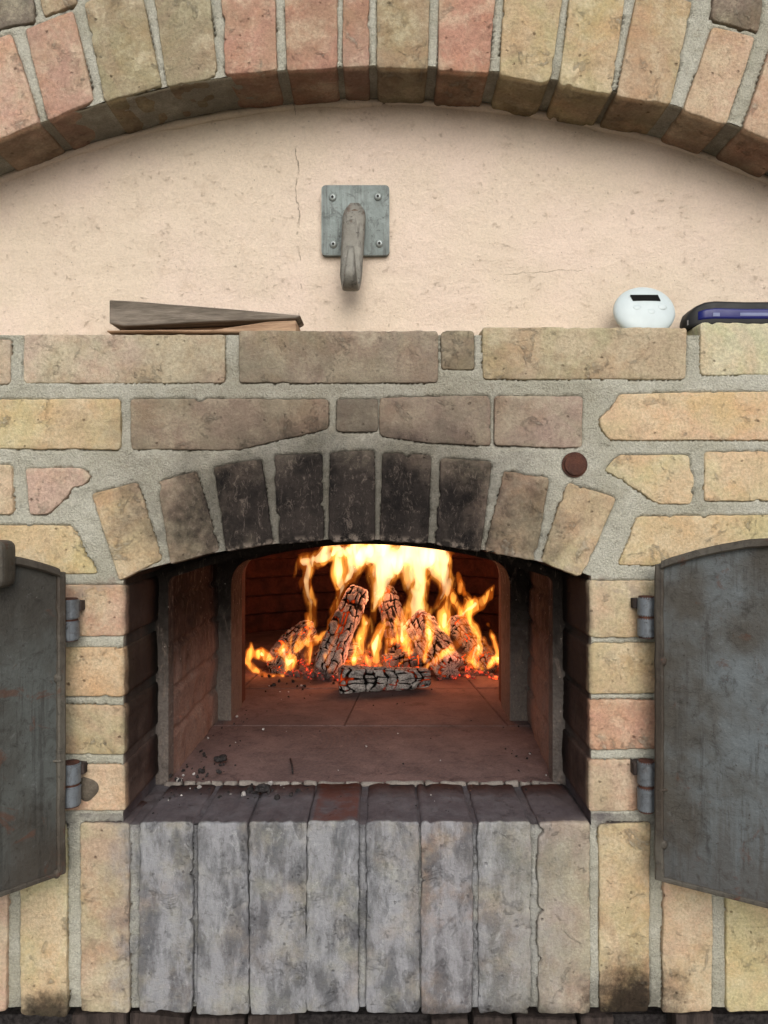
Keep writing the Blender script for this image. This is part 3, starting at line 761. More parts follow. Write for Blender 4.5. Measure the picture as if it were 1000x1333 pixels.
# ------------------------------------------------------------------ rivet, mortar patch
bm = bmesh.new(); c0 = P(748, 605)
bmesh.ops.create_cone(bm, cap_ends=True, segments=28, radius1=.0165, radius2=.0165, depth=.022, matrix=Matrix.Translation(c0 + Vector((0, .006, 0))) @ Matrix.Rotation(R(90), 4, 'X'))
bmesh.ops.bevel(bm, geom=[e for e in bm.edges if e.calc_face_angle(0) > 1], offset=.003, segments=2, affect='EDGES')
part(from_bm('iron_plug', bm, M['rust']))
V, F = [], []; c0 = P(120, 1027)
for r_ in range(6):
    for k in range(28):
        a = 2 * math.pi * k / 28; rr = (r_ / 5) * (.0165 + .0015 * math.sin(3 * a + 1))
        V.append((c0.x - .006 + rr * math.cos(a), -.0035 + .006 * (r_ / 5) ** 3, c0.z + rr * 1.12 * math.sin(a)))
for r_ in range(5):
    for k in range(28): F.append((r_ * 28 + k, r_ * 28 + (k + 1) % 28, (r_ + 1) * 28 + (k + 1) % 28, (r_ + 1) * 28 + k))
part(mesh('mortar_patch', V, F, mat_simple('dark_patch', (112, 104, 92), (92, 84, 74), 50, .95, .003), None, True))

# ------------------------------------------------------------------ doors
def door(name, hinge_px, bottom_pts, top_pts, side, lab):
    """plate from its hinge edge outwards; *_pts = three (px,py) along the edge with the depth at each"""
    A = [P(*bottom_pts[0]), P(*bottom_pts[1])]; dirv = (A[1] - A[0]); dirv.z = 0; dirv.normalize()
    W = .385; o0 = Vector((A[0].x, A[0].y, 0)); zb = A[0].z
    nrm = Vector((-dirv.y, dirv.x, 0))
    if nrm.y > 0: nrm = -nrm                                    # towards the viewer
    T = [P(*q) for q in top_pts]
    us = [(Vector((t.x, t.y, 0)) - o0).dot(dirv) for t in T]; co = np.polyfit(us, [t.z for t in T], 2)
    ztop = lambda u: float(np.polyval(co, u)) if u < us[-1] else float(np.polyval(co, us[-1])) + (u - us[-1]) * .14 - (u - us[-1]) ** 2 * .35
    nu_, nv_ = 60, 90; V = []
    for i in range(nu_):
        u = W * i / (nu_ - 1)
        for j in range(nv_):
            z = zb + (ztop(u) - zb) * j / (nv_ - 1); V.append(o0 + dirv * u + Vector((0, 0, z)))
    Va = np.array([tuple(v) for v in V]); d = vnoise(Va, .11, 5 + side) * .0016 + vnoise(Va, .03, 6) * .0005
    Fr = Va + np.array(nrm)[None, :] * (d + .003)[:, None]; Bk = Va - np.array(nrm)[None, :] * .003
    gf = grid_faces(nu_, nv_); n0 = len(Va); F = [tuple(f) for f in gf] + [tuple(i + n0 for i in f)[::-1] for f in gf]
    rim = [i * nv_ for i in range(nu_)] + [(nu_ - 1) * nv_ + j for j in range(1, nv_)] + [i * nv_ + nv_ - 1 for i in range(nu_ - 2, -1, -1)] + [j for j in range(nv_ - 2, 0, -1)]
    for k in range(len(rim)): a, b_ = rim[k], rim[(k + 1) % len(rim)]; F.append((a, b_, b_ + n0, a + n0))
    dr = mesh(name, np.vstack([Fr, Bk]), F, M['door' if side > 0 else 'door2'], None, True); part(dr); tag(dr, lab)
    def sub(o): o.parent = dr; o.matrix_parent_inverse = Matrix.Translation(-Vector(OVEN.location)); o.matrix_parent_inverse = Matrix(); return o
    # flat-bar edging along hinge side, top and bottom
    def bar(pts, wv, out=.009, inn_=.004):
        V, F = [], []
        for p, wd in pts:
            for (a, b_) in ((0, -inn_), (1, -inn_), (1, out * .8), (.8, out), (.2, out), (0, out * .8)): V.append(p + wd * a + nrm * b_)
        for i in range(len(pts) - 1):
            for k in range(6): F.append((i * 6 + k, i * 6 + (k + 1) % 6, (i + 1) * 6 + (k + 1) % 6, (i + 1) * 6 + k))
        F.append(tuple(range(6))[::-1]); F.append(tuple(range(len(pts) * 6 - 6, len(pts) * 6)))
        bm = bmesh.new(); vv = [bm.verts.new(v) for v in V]; [bm.faces.new([vv[i] for i in f]) for f in F]
        return sub(from_bm('edge_strip', bm, M['dooredge']))
    nz_ = lambda p, k: float(vnoise(np.array([tuple(p)]), .02, k)[0]) * .0012
    pts = []
    for j in range(60):
        z = zb + (ztop(0) - zb) * j / 59; p = o0 + Vector((0, 0, z)); pts.append((p + dirv * (-.003 + nz_(p, 3)), dirv * .0105))
    bar(pts, None)
    pts = []
    for i in range(50):
        u = .006 + (W - .006) * i / 49; p = o0 + dirv * u + Vector((0, 0, ztop(u) - .008)); pts.append((p + Vector((0, 0, nz_(p, 4))), Vector((0, 0, .0105))))
    bar(pts, None, .012)
    pts = []
    for i in range(50):
        u = .006 + (W - .006) * i / 49; p = o0 + dirv * u + Vector((0, 0, zb - .002)); pts.append((p, Vector((0, 0, .006))))
    bar(pts, None, .007)
    # weld beads
    for j in range(0, 7, 2):
        z = zb + (ztop(0) - zb) * (.06 + .145 * j) + .025 * math.sin(j * 5 + side); p = o0 + dirv * (.008 + .003 * math.sin(j * 3)) + nrm * .0055 + Vector((0, 0, z))
        bm = bmesh.new(); bmesh.ops.create_icosphere(bm, subdivisions=2, radius=1, matrix=Matrix.Translation(p) @ Matrix.Diagonal((.0050 + .002 * math.sin(j * 7), .0025, .006 + .004 * math.sin(j * 2.3), 1)))
        sub(from_bm('weld_bead', bm, M['dooredge'], None, True))
    # hinges
    for (x0, y0, x1, y1) in hinge_px:
        dh = -.014; c = (x0 + x1) / 2; a, b_ = P(c, y0, dh), P(c, y1, dh); rr = (x1 - x0) / 2000 * .98
        L_ = a.z - b_.z
        for s0, s1 in ((0, .475), (.525, 1)):
            bm = bmesh.new(); z0, z1 = b_.z + L_ * s0, b_.z + L_ * s1
            bmesh.ops.create_cone(bm, cap_ends=True, segments=28, radius1=rr, radius2=rr, depth=z1 - z0, matrix=Matrix.Translation((a.x, dh, (z0 + z1) / 2)))
            bmesh.ops.bevel(bm, geom=[e for e in bm.edges if e.calc_face_angle(0) > 1], offset=.0016, segments=2, affect='EDGES')
            me_o = sub(from_bm('hinge_barrel', bm, M['hinge'], None, False))
        bm = bmesh.new(); bmesh.ops.create_cone(bm, cap_ends=True, segments=20, radius1=rr * .86, radius2=rr * .86, depth=L_ * 1.04, matrix=Matrix.Translation((a.x, dh, (a.z + b_.z) / 2)))
        sub(from_bm('hinge_pin', bm, M['rust']))
        # bracket into the wall on the mouth side
        s = -side
        sub(from_bm('hinge_bracket', box_bm(min(a.x, a.x + s * .016), max(a.x, a.x + s * .016), -.012, .02, a.z - L_ * .30, a.z - L_ * .05, .0015), M['timber']))
        sub(from_bm('hinge_bracket', box_bm(min(a.x, a.x - s * .022), max(a.x, a.x - s * .022), -.017, -.010, b_.z + L_ * .1, b_.z + L_ * .4, .0015), M['dooredge']))
    return dr, o0, dirv, nrm, zb, ztop, sub
D1 = door('door', ((830, 777, 853, 829), (830, 991, 853, 1055)), ((857, 1142, -.03), (1000, 1178, -.098)), ((858, 734, -.03), (915, 716, -.058), (1000, 703, -.098)), 1,
          'blue grey steel door hanging open on the right jamb')
D2 = door('door', ((74, 780, 103, 833), (79, 993, 105, 1048)), ((79, 1135, -.03), (0, 1161, -.085)), ((70, 742, -.03), (35, 731, -.054), (0, 724, -.085)), -1,
          'dark grey steel door hanging open on the left jamb')
dr, o0, dirv, nrm, zb, ztop, sub = D2
p = P(-1, 735, -.11)
bm = box_bm(p.x - .02, p.x + .008, p.y - .01, p.y + .03, p.z - .028, p.z + .028, .012, 5)
sub(from_bm('latch_block', bm, M['dooredge']))
dr, o0, dirv, nrm, zb, ztop, sub = D1
for (u, z, l, ang) in ((.150, -.21, .05, .1), (.158, -.19, .035, -.3), (.165, -.25, .06, .25)):   # torn scales of old coating
    V = []; c = o0 + dirv * u + Vector((0, 0, EYE + z)) + nrm * .004
    for k in range(7):
        t = k / 6 - .5; wd = .006 * (1 - abs(t) * 1.8)
        b_ = c + Vector((0, 0, t * l)) + dirv * (t * l * ang)
        V += [b_ - dirv * wd + nrm * .0, b_ + dirv * wd * .2 + nrm * .005 * (1 - abs(2 * t)), b_ + dirv * wd - nrm * .001]
    F = []
    for k in range(6):
        for m_ in range(2): F.append((k * 3 + m_, k * 3 + m_ + 1, k * 3 + m_ + 4, k * 3 + m_ + 3))
    sub(mesh('peeling_scale', V, F, M['door'], None, True))

# ------------------------------------------------------------------ hook on the plaster
hk = empty('wall_hook', P(463, 289, .088)); tag(hk, 'iron hook on a square grey plate screwed to the plaster', 'hook')
yp = .0855; a, b_ = P(419, 243, .085), P(507, 334, .085)
pl = []
for (cx_, cz_, a0) in ((b_.x - .006, a.z - .006, 0), (a.x + .006, a.z - .006, 90), (a.x + .006, b_.z + .006, 180), (b_.x - .006, b_.z + .006, 270)):
    for k in range(6): t = R(a0 + 18 * k); pl.append((cx_ + .006 * math.cos(t), cz_ + .006 * math.sin(t)))
bm = bmesh.new(); A = [bm.verts.new((x, yp - .006, z)) for x, z in pl]; B = [bm.verts.new((x, yp + .004, z)) for x, z in pl]; bm.faces.new(A); bm.faces.new(B[::-1])
for i in range(len(pl)): bm.faces.new((A[i], A[(i + 1) % len(pl)], B[(i + 1) % len(pl)], B[i]))
reparent(from_bm('plate', bm, M['hookplate']), hk)
for (x, y) in ((433, 257), (492, 256), (434, 318), (494, 317)):
    c = P(x, y, .079); bm = bmesh.new()
    bmesh.ops.create_uvsphere(bm, u_segments=18, v_segments=10, radius=1, matrix=Matrix.Translation((c.x, yp - .006, c.z)) @ Matrix.Diagonal((.0056, .0032, .0056, 1)))
    s_ = from_bm('screw', bm, M['screw'], None, True); reparent(s_, hk)
    bm = bmesh.new(); bmesh.ops.create_cone(bm, cap_ends=True, segments=6, radius1=.0021, radius2=.0021, depth=.002, matrix=Matrix.Translation((c.x, yp - .0086, c.z)) @ Matrix.Rotation(R(90), 4, 'X'))
    so = from_bm('socket', bm, M['dark']); so.parent = s_; so.matrix_parent_inverse = Matrix()
# flat bar: out of the plate, down, and curled up to the front at the foot
def ribbon(path, wid, thick):
    """path of (y,z,x), widths and thickness; rounded section"""
    n = 14; V, F = [], []; pts = [Vector((x, y, z)) for (y, z, x) in path]
    for i, p in enumerate(pts):
        t = (pts[min(i + 1, len(pts) - 1)] - pts[max(0, i - 1)]).normalized(); u = Vector((1, 0, 0)); v = t.cross(u).normalized()
        for k in range(n):
            a = 2 * math.pi * k / n; ca, sa = math.cos(a), math.sin(a)
            e = .55
            V.append(p + u * math.copysign(abs(ca) ** e, ca) * wid[i] / 2 + v * math.copysign(abs(sa) ** e, sa) * thick[i] / 2)
    for i in range(len(pts) - 1):
        for k in range(n): F.append((i * n + k, i * n + (k + 1) % n, (i + 1) * n + (k + 1) % n, (i + 1) * n + k))
    F.append(tuple(range(n))[::-1]); F.append(tuple(range(len(pts) * n - n, len(pts) * n)))
    return V, F
zt, zb_ = P(0, 268, .06).z, P(0, 377, .045).z; x0 = P(462, 0, .06).x; x1 = P(457, 0, .05).x
path, wid, thk = [], [], []
for k in range(12):                          # descending shank
    t = k / 11; path.append((.060 - .008 * t, zt + .002 - (zt - zb_ - .020) * t, x0 + (x1 - x0) * t))
    wid.append((.014 if k == 0 else .0285 if k == 1 else .0325) - .002 * t); thk.append(.010)
c_y, c_z = .040, zb_ + .018
for k in range(1, 11):                       # curl
    a = math.pi * k / 10; path.append((c_y + .016 * math.cos(a), c_z - .016 * math.sin(a), x1)); wid.append(.0295 - .0135 * (k / 10)); thk.append(.010)
for k in range(1, 6): path.append((c_y - .016 + .001 * k, c_z + .007 * k, x1 + .0002 * k)); wid.append(.016 - .0016 * k); thk.append(.010 - .0008 * k)
tv, tf = ribbon(path, wid, thk); reparent(mesh('hook', tv, tf, M['hook'], None, True), hk)
bm = bmesh.new(); cc = P(462, 281, .06)
bmesh.ops.create_cone(bm, cap_ends=True, segments=24, radius1=.0098, radius2=.0090, depth=.036, matrix=Matrix.Translation((cc.x, .0722, cc.z)) @ Matrix.Rotation(R(90), 4, 'X'))
bmesh.ops.bevel(bm, geom=[e for e in bm.edges if e.calc_face_angle(0) > 1], offset=.002, segments=2, affect='EDGES')
reparent(from_bm('stud', bm, mat_simple('brown_iron', (112, 92, 78), (88, 68, 56), 90, .8, .002)), hk)

# ------------------------------------------------------------------ things on the shelf
ZSH = P(0, 430).z
def wedge(name, prof, y0, y1, mat, lab, yaw=0.0):
    """prof: polygon (x,z), extruded y0..y1"""
    bm = bmesh.new(); n = len(prof)
    A = [bm.verts.new((x, y0, z)) for x, z in prof]; B = [bm.verts.new((x, y1, z)) for x, z in prof]
    bm.faces.new(A); bm.faces.new(B[::-1])
    for i in range(n): bm.faces.new((A[i], A[(i + 1) % n], B[(i + 1) % n], B[i]))
    bmesh.ops.recalc_face_normals(bm, faces=bm.faces)
    bmesh.ops.bevel(bm, geom=bm.edges[:], offset=.0012, segments=1, affect='EDGES')
    bmesh.ops.subdivide_edges(bm, edges=[e for e in bm.edges if e.calc_length() > .03], cuts=12, use_grid_fill=True)
    for v in bm.verts:
        q = np.array([tuple(v.co)]); v.co.z += float(vnoise(q * (.4, 1, 1), .02, 3)[0]) * .0009; v.co.y += float(vnoise(q * (.4, 1, 1), .014, 4)[0]) * .0008
    o = from_bm(name, bm, mat); tag(o, lab, 'wedge'); return o
def add_prism(o, prof, y0, y1):
    bm = bmesh.new(); bm.from_mesh(o.data)
    A = [bm.verts.new((x, y0, z)) for x, z in prof]; B = [bm.verts.new((x, y1, z)) for x, z in prof]; n = len(prof)
    fs = [bm.faces.new(A), bm.faces.new(B[::-1])] + [bm.faces.new((A[i], A[(i + 1) % n], B[(i + 1) % n], B[i])) for i in range(n)]
    bmesh.ops.recalc_face_normals(bm, faces=fs); bm.to_mesh(o.data); bm.free()
q = lambda x, y, d: (P(x, y, d).x, P(x, y, d).z)
wedge('wooden_wedge', [q(143, 391, .02), q(143, 421, .02), q(162, 424.5, .02), q(386, 415, .02), q(392, 411, .02), q(200, 394, .02)], .018, .070, M['wood'],
      'grey weathered wooden wedge lying on top of a thinner piece on the shelf')
z0 = ZSH - .0005
oc = wedge('wood_offcut', [(q(140, 0, .012)[0], z0), (q(386, 0, .012)[0], z0), q(386, 417.5, .012), q(350, 419.5, .012), q(280, 430, .012), q(140, 431, .012)], .008, .066, M['wood2'],
      'thin pale wood offcut lying under the weathered wedge on the shelf')

add_prism(oc, [(q(150, 0, .02)[0], z0), (q(380, 0, .02)[0], z0), q(380, 416, .02), q(165, 425, .02), q(150, 423, .02)], .044, .0655)  # hidden block added at the back: props the wedge, blocks light through the gap
# kitchen timer
tm = empty('kitchen_timer', (P(837, 0, .05).x, .045, P(0, 426).z)); tag(tm, 'oval white kitchen timer with black display standing on the shelf', 'timer')
def on_timer(o): o.parent = tm; return o
MT = Matrix.Translation((0, 0, .0318)) @ Matrix.Rotation(R(-16), 4, 'X') @ Matrix.Diagonal((1, .92, .88, 1))
bm = bmesh.new(); V = []; nr_, ns = 44, 22
prof = []
for k in range(ns + 1):
    a = math.pi * k / ns; ca, sa = math.cos(a), math.sin(a)
    prof.append((.0418 * sa ** .72, -.0125 * math.copysign(abs(ca) ** .85, ca)))
vv = [[bm.verts.new(MT @ Vector((r_ * math.cos(2 * math.pi * i / nr_), y, r_ * math.sin(2 * math.pi * i / nr_)))) for i in range(nr_)] for (r_, y) in prof[1:-1]]
for k in range(len(vv) - 1):
    for i in range(nr_): bm.faces.new((vv[k][i], vv[k][(i + 1) % nr_], vv[k + 1][(i + 1) % nr_], vv[k + 1][i]))
bm.faces.new(vv[0]); bm.faces.new(vv[-1][::-1])
on_timer(from_bm('case', bm, M['white'], None, True))
bm = bmesh.new(); pr = [(-.0205, .0215), (.0165, .0215), (.0195, .0115), (-.0175, .0115)]
A = [bm.verts.new(MT @ Vector((x, -.0131, z))) for x, z in pr]; B = [bm.verts.new(MT @ Vector((x, -.008, z))) for x, z in pr]
bm.faces.new(A); bm.faces.new(B[::-1]); [bm.faces.new((A[i], A[(i + 1) % 4], B[(i + 1) % 4], B[i])) for i in range(4)]
on_timer(from_bm('display', bm, M['screen']))
for (x, z) in ((-.0125, .0005), (.0055, -.0065), (.0210, .0015)):
    bm = bmesh.new(); bmesh.ops.create_uvsphere(bm, u_segments=20, v_segments=10, radius=1, matrix=MT @ Matrix.Translation((x, -.0112, z)) @ Matrix.Diagonal((.0066, .0019, .0056, 1)))
    on_timer(from_bm('button', bm, M['white'], None, True))

# blue and black hand tool
def rr_section(hy, hz, r_, n=5):
    out = []
    for (sx, sz, a0) in ((1, 1, 0), (-1, 1, 90), (-1, -1, 180), (1, -1, 270)):
        for k in range(n): a = R(a0 + 90 * k / (n - 1)); out.append((sx * (hy - r_) + r_ * math.cos(a), sz * (hz - r_) + r_ * math.sin(a)))
    return out
bt = empty('work_lamp', (P(960, 0, .03).x, .040, P(0, 421).z)); tag(bt, 'blue and black rubber cased pocket lamp lying at the end of the shelf', 'lamp')
xL_, xE = P(899, 0, .015).x, P(899, 0, .015).x + .19
zbt = P(0, 421).z + .0005
def loft(secs, name, mat):
    V, F = [], []; n = len(secs[0][1])
    for x, s, zc_ in secs: V += [(x, .040 + y, zc_ + z) for y, z in s]
    for i in range(len(secs) - 1):
        for k in range(n): F.append((i * n + k, i * n + (k + 1) % n, (i + 1) * n + (k + 1) % n, (i + 1) * n + k))
    F.append(tuple(range(n))[::-1]); F.append(tuple(range(len(secs) * n - n, len(secs) * n)))
    bm = bmesh.new(); v_ = [bm.verts.new(v) for v in V]; [bm.faces.new([v_[i] for i in f]) for f in F]
    o = from_bm(name, bm, mat, None, True); reparent(o, bt); return o
prof = [(0, .007, .012), (.004, .011, .017), (.012, .0145, .020), (.022, .0165, .022), (.034, .0172, .023), (.075, .0166, .023), (.15, .0168, .023), (.185, .0165, .022), (.19, .012, .018)]
loft([(xL_ + x, rr_section(hy, hz, .0055), zbt + hz) for x, hz, hy in prof], 'rubber_case', M['rubber'])
loft([(xL_ + x, rr_section(hy + .0014, hz * .43, .003), zbt + hz * .98) for x, hz, hy in prof[2:-1]], 'blue_band', M['blue'])
def chip(x0, x1, z0, z1, y, mat, name, dz=0.0):
    V = [(x0, y, z0), (x1, y - .0, z0 + dz), (x1, y, z1 + dz), (x0, y, z1), (x0, y + .003, z0), (x1, y + .003, z0 + dz), (x1, y + .003, z1 + dz), (x0, y + .003, z1)]
    o = mesh(name, V, [(0, 1, 2, 3), (7, 6, 5, 4), (0, 4, 5, 1), (1, 5, 6, 2), (2, 6, 7, 3), (3, 7, 4, 0)], mat); reparent(o, bt)
chip(xL_ + .066, xL_ + .110, zbt + .0135, zbt + .0175, .0152, M['labelw'], 'print')
chip(xL_ + .030, xL_ + .039, zbt + .0128, zbt + .0175, .0152, M['labelw'], 'print')
V = [(xL_ + .0005, .0265, zbt + .0035), (xL_ + .016, .0185, zbt + .0105), (xL_ + .016, .0185, zbt + .0185), (xL_ + .0005, .0265, zbt + .0100)]
V += [(x, y + .004, z) for x, y, z in V]
o = mesh('label', V, [(0, 1, 2, 3), (7, 6, 5, 4), (0, 4, 5, 1), (1, 5, 6, 2), (2, 6, 7, 3), (3, 7, 4, 0)], mat_plain('grey_label', (120, 118, 118), .5)); reparent(o, bt)

# ------------------------------------------------------------------ logs
def char_log(pa, pb, w_, h_, name, lab, mat, seed, taper=(1, 1), cell=(.019, .015), twist=0.0, wedge_=0.0):
    pa, pb = Vector(pa), Vector(pb); ax = (pb - pa); L = ax.length; ax.normalize()
    s = Vector((0, 0, 1)).cross(ax)
    if s.length < .2: s = Vector((1, 0, 0)).cross(ax)
    s.normalize(); s = Matrix.Rotation(twist, 3, ax) @ s; u = ax.cross(s).normalized()
    nL, nP = max(12, int(L / .0028)), 84; rs = np.random.RandomState(seed)
    U, A = np.meshgrid(np.linspace(0, 1, nL), np.arange(nP) / nP, indexing='ij')
    per = (w_ + h_) * 1.8
    # squarish split section
    ca, sa = np.cos(2 * np.pi * A), np.sin(2 * np.pi * A)
    k = 1 / (np.abs(ca) ** 4.5 + np.abs(sa) ** 4.5) ** (1 / 4.5)
    cx, cz = ca * k, sa * k
    cx = cx * (1 - wedge_ * (cz * .5 + .5))
    tp = taper[0] + (taper[1] - taper[0]) * U
    endr = np.clip(np.minimum(U, 1 - U) * L / .010, 0, 1); endr = .80 + .20 * np.sqrt(endr)
    # charred blocks: jittered worley cells along length and round the section
    gx, gy = U * L / cell[0], A * per / cell[1]; NY = max(3, int(round(per / cell[1]))); gy = A * NY
    gx = gx + .35 * vnoise(np.stack([U * L, A * per, A * 0], -1), .02, seed)
    uv = np.stack([U * L, A * per, A * 0 + seed], -1)
    gx = gx + .55 * vnoise(uv * (.5, 1, 1), .030, seed + 20) + .20 * vnoise(uv, .011, seed + 21)
    ix = np.floor(gx).astype(int); jx = (rs.rand(400) - .5) * .6
    du = np.full(U.shape, 9.)
    for dx in (-1, 0, 1, 2): du = np.minimum(du, np.abs(ix + dx + jx[(ix + dx + 50) % 400] - gx))
    col_ = np.floor(gx + .0).astype(int)
    gy = gy + .30 * vnoise(uv, .018, seed + 22) + .5 * vnoise(uv * (1, .3, 1), .05, seed + 25)
    J = (rs.rand(400, NY) - .5) * .7; iy = np.floor(gy).astype(int); dv = np.full(U.shape, 9.)
    for dy in (-1, 0, 1, 2): dv = np.minimum(dv, np.abs(iy + dy + J[(col_ + 50) % 400, (iy + dy) % NY] - gy))
    wv = .08 + .16 * np.clip(vnoise(uv, .022, seed + 23) + .35, 0, 1.2); wu = .09 + .16 * np.clip(vnoise(uv, .022, seed + 24) + .35, 0, 1.2)
    ck = np.clip(np.minimum(dv / wv, du * cell[0] / cell[1] / wu), 0, 1.6) / 1.6; ck = np.clip((ck - .12) / .7, 0, 1)
    q3 = np.stack([U * L, cx * w_, cz * h_], -1)
    rad = 1 + .16 * vnoise(q3, .055, seed) + .05 * vnoise(q3, .02, seed + 1)
    disp = (ck - 1) * .0042 + .001 * vnoise(q3, .006, seed + 2)
    bend = .006 * np.sin(np.pi * U) * (1 if seed % 2 else -1) * (0 if seed == 4 else 1)
    X = (cx * w_ / 2 * tp * rad) * endr + cx * disp + bend; Zc = (cz * h_ / 2 * tp * rad) * endr + cz * disp
    Pw = np.array(pa)[None, None] + np.array(ax)[None, None] * (U * L)[..., None] + np.array(s) * X[..., None] + np.array(u) * Zc[..., None]
    V = Pw.reshape(-1, 3).tolist(); att = ck.ravel().tolist(); F = []
    for i in range(nL - 1):
        for kk in range(nP): F.append((i * nP + kk, i * nP + (kk + 1) % nP, (i + 1) * nP + (kk + 1) % nP, (i + 1) * nP + kk))
    for end, base in ((0, 0), (1, (nL - 1) * nP)):          # end grain
        c = np.array(V[base:base + nP]).mean(0); prev = list(range(base, base + nP))
        for r_ in (.75, .5, .25):
            st = len(V)
            for kk in range(nP):
                p = c + (np.array(V[base + kk]) - c) * r_; nz_ = float(rs.rand()) * .0012
                V.append((p + np.array(ax) * (nz_ if end == 0 else -nz_)).tolist()); att.append(.0 if rs.rand() < .12 else .85)
            cur = list(range(st, st + nP))
            for kk in range(nP): F.append((prev[kk], prev[(kk + 1) % nP], cur[(kk + 1) % nP], cur[kk]) if end else (prev[kk], cur[kk], cur[(kk + 1) % nP], prev[(kk + 1) % nP]))
            prev = cur
        F.append(tuple(prev) if end else tuple(prev[::-1]))
    # rest it on the hearth: lowest vertex at the floor unless it leans on others
    Va = np.array(V); base_pt = Va[Va[:, 2].argmin()]
    root_z = min(pa.z, pb.z)
    dz = ZF + (-.006 if seed == 4 else -.003) - Va[:, 2].min()
    org = Vector((float((pa.x + pb.x) / 2), float((pa.y + pb.y) / 2), ZF))
    Va[:, 2] += dz; Va -= np.array(org)
    me = bpy.data.meshes.new(name); me.from_pydata(Va.tolist(), [], F); me.update()
    at = me.attributes.new('crack', 'FLOAT', 'POINT'); at.data.foreach_set('value', att)
    o = link(name, me, mat, None, True); o.location = org
    tag(o, lab, 'log', 'burning logs of the fire'); return o
Lq = lambda x, y, d: tuple(P(x, y, d))
char_log(Lq(424, 878, .84), Lq(468, 770, .98), .072, .060, 'burning_log', 'tall ash grey log leaning upright in the left half of the fire', M['char'], 3, (1.05, .95), (.026, .021), .5, .25)
char_log(Lq(441, 884, .73), Lq(560, 880, .75), .058, .062, 'burning_log', 'short ash grey log lying flat across the front of the fire', M['char'], 4, (1.05, .62), (.026, .020), 0.0, .15)
char_log(Lq(588, 866, .84), Lq(545, 803, 1.00), .078, .070, 'burning_log', 'thick charred log leaning back right of the flat front log, end grain showing', M['char'], 5, (1, 1), (.028, .021), .3, .2)
char_log(Lq(640, 862, .90), Lq(590, 800, 1.02), .058, .052, 'burning_log', 'slim charred log leaning at the right edge of the fire', M['charhot'], 6, (1, .9), (.017, .013))
char_log(Lq(358, 874, .90), Lq(402, 818, 1.02), .056, .052, 'burning_log', 'slim charred log leaning at the left edge of the fire', M['charhot'], 7, (1, .9), (.017, .013))
char_log(Lq(526, 860, 1.02), Lq(500, 766, 1.12), .062, .058, 'burning_log', 'black log leaning up at the back of the fire behind the flat front log', M['chardark'], 8, (1, .9), (.024, .019), .4, .2)
char_log(Lq(410, 862, 1.00), Lq(470, 852, 1.02), .050, .046, 'burning_log', 'glowing log lying behind the tall leaning log', M['charhot'], 9, (1, 1), (.022, .017))
char_log(Lq(500, 868, .93), Lq(560, 856, .98), .046, .050, 'burning_log', 'red glowing log lying behind the flat front log', M['charhot'], 10, (1, 1), (.016, .014))
char_log(Lq(598, 870, .98), Lq(632, 856, 1.0), .044, .040, 'burning_log', 'stub of glowing log lying between the two right hand logs', M['charhot'], 15, (1, .9), (.016, .013))

# ash bed
xs = np.arange(-.31, .30, .006); ys_ = np.arange(.80, 1.24, .006); Xq, Yq = np.meshgrid(xs, ys_, indexing='ij'); p3 = np.c_[Xq.ravel(), Yq.ravel(), np.zeros(Xq.size)]
ee = np.sqrt(((Xq + .005) / .29) ** 2 + ((Yq - 1.01) / .20) ** 2).ravel() + .25 * vnoise(p3, .06, 61) + .1 * vnoise(p3, .02, 62)
hh = np.clip((1.0 - ee) / .5, 0, 1) * .010 * (1 + .5 * vnoise(p3, .025, 63)) + vnoise(p3, .010, 64) * .0012 * (ee < 1) - .002
ab = mesh('ash_bed', np.c_[p3[:, :2], ZF + hh], grid_faces(len(xs), len(ys_)), mat_simple('warm_ash', (112, 92, 88), (66, 54, 52), 50, .95, .004), None, True)
tag(ab, 'low bed of grey ash spread under the burning logs', 'ash', kind='stuff')
# embers and floor litter
def chunks(name, spots, mat, lab, cat, kind, zb_=None):
    bm = bmesh.new()
    for (x, y, s, sd_) in spots:
        r = random.Random(sd_); st = len(bm.verts)
        m = Matrix.Translation((x, y, ZF + s * .42)) @ Euler((r.random() * 6, r.random() * 6, r.random() * 6)).to_matrix().to_4x4() @ Matrix.Diagonal((s * (.6 + .6 * r.random()), s * (.5 + .4 * r.random()), s * (.4 + .4 * r.random()), 1))
        g_ = bmesh.ops.create_icosphere(bm, subdivisions=2 if s > .006 else 1, radius=.8, matrix=m)
        for v in g_['verts']: v.co += Vector((r.random() - .5, r.random() - .5, r.random() - .5)) * s * .22
    for v in bm.verts: v.co.z = max(v.co.z, ZF + .0003)
    o = from_bm(name, bm, mat); tag(o, lab, cat, kind=kind); return o
r = random.Random(5); sp = []
for k in range(230):
    x = r.gauss(-.0, .14); y = .98 + r.gauss(0, .075)
    if abs(x) > .30 or y < .84: continue
    sp.append((x, y, .006 + .016 * r.random() ** 1.5, k))
for k in range(110):
    c = r.choice(((.19, .90), (-.20, .90), (.13, .87), (-.12, .87), (.22, .88), (-.16, .88)))
    sp.append((c[0] + r.gauss(0, .03), c[1] + r.gauss(0, .02), .005 + .010 * r.random(), 900 + k))
chunks('ember_bed', sp, M['ember'], 'bed of red glowing embers under the burning logs', 'embers', 'stuff')
sp = []
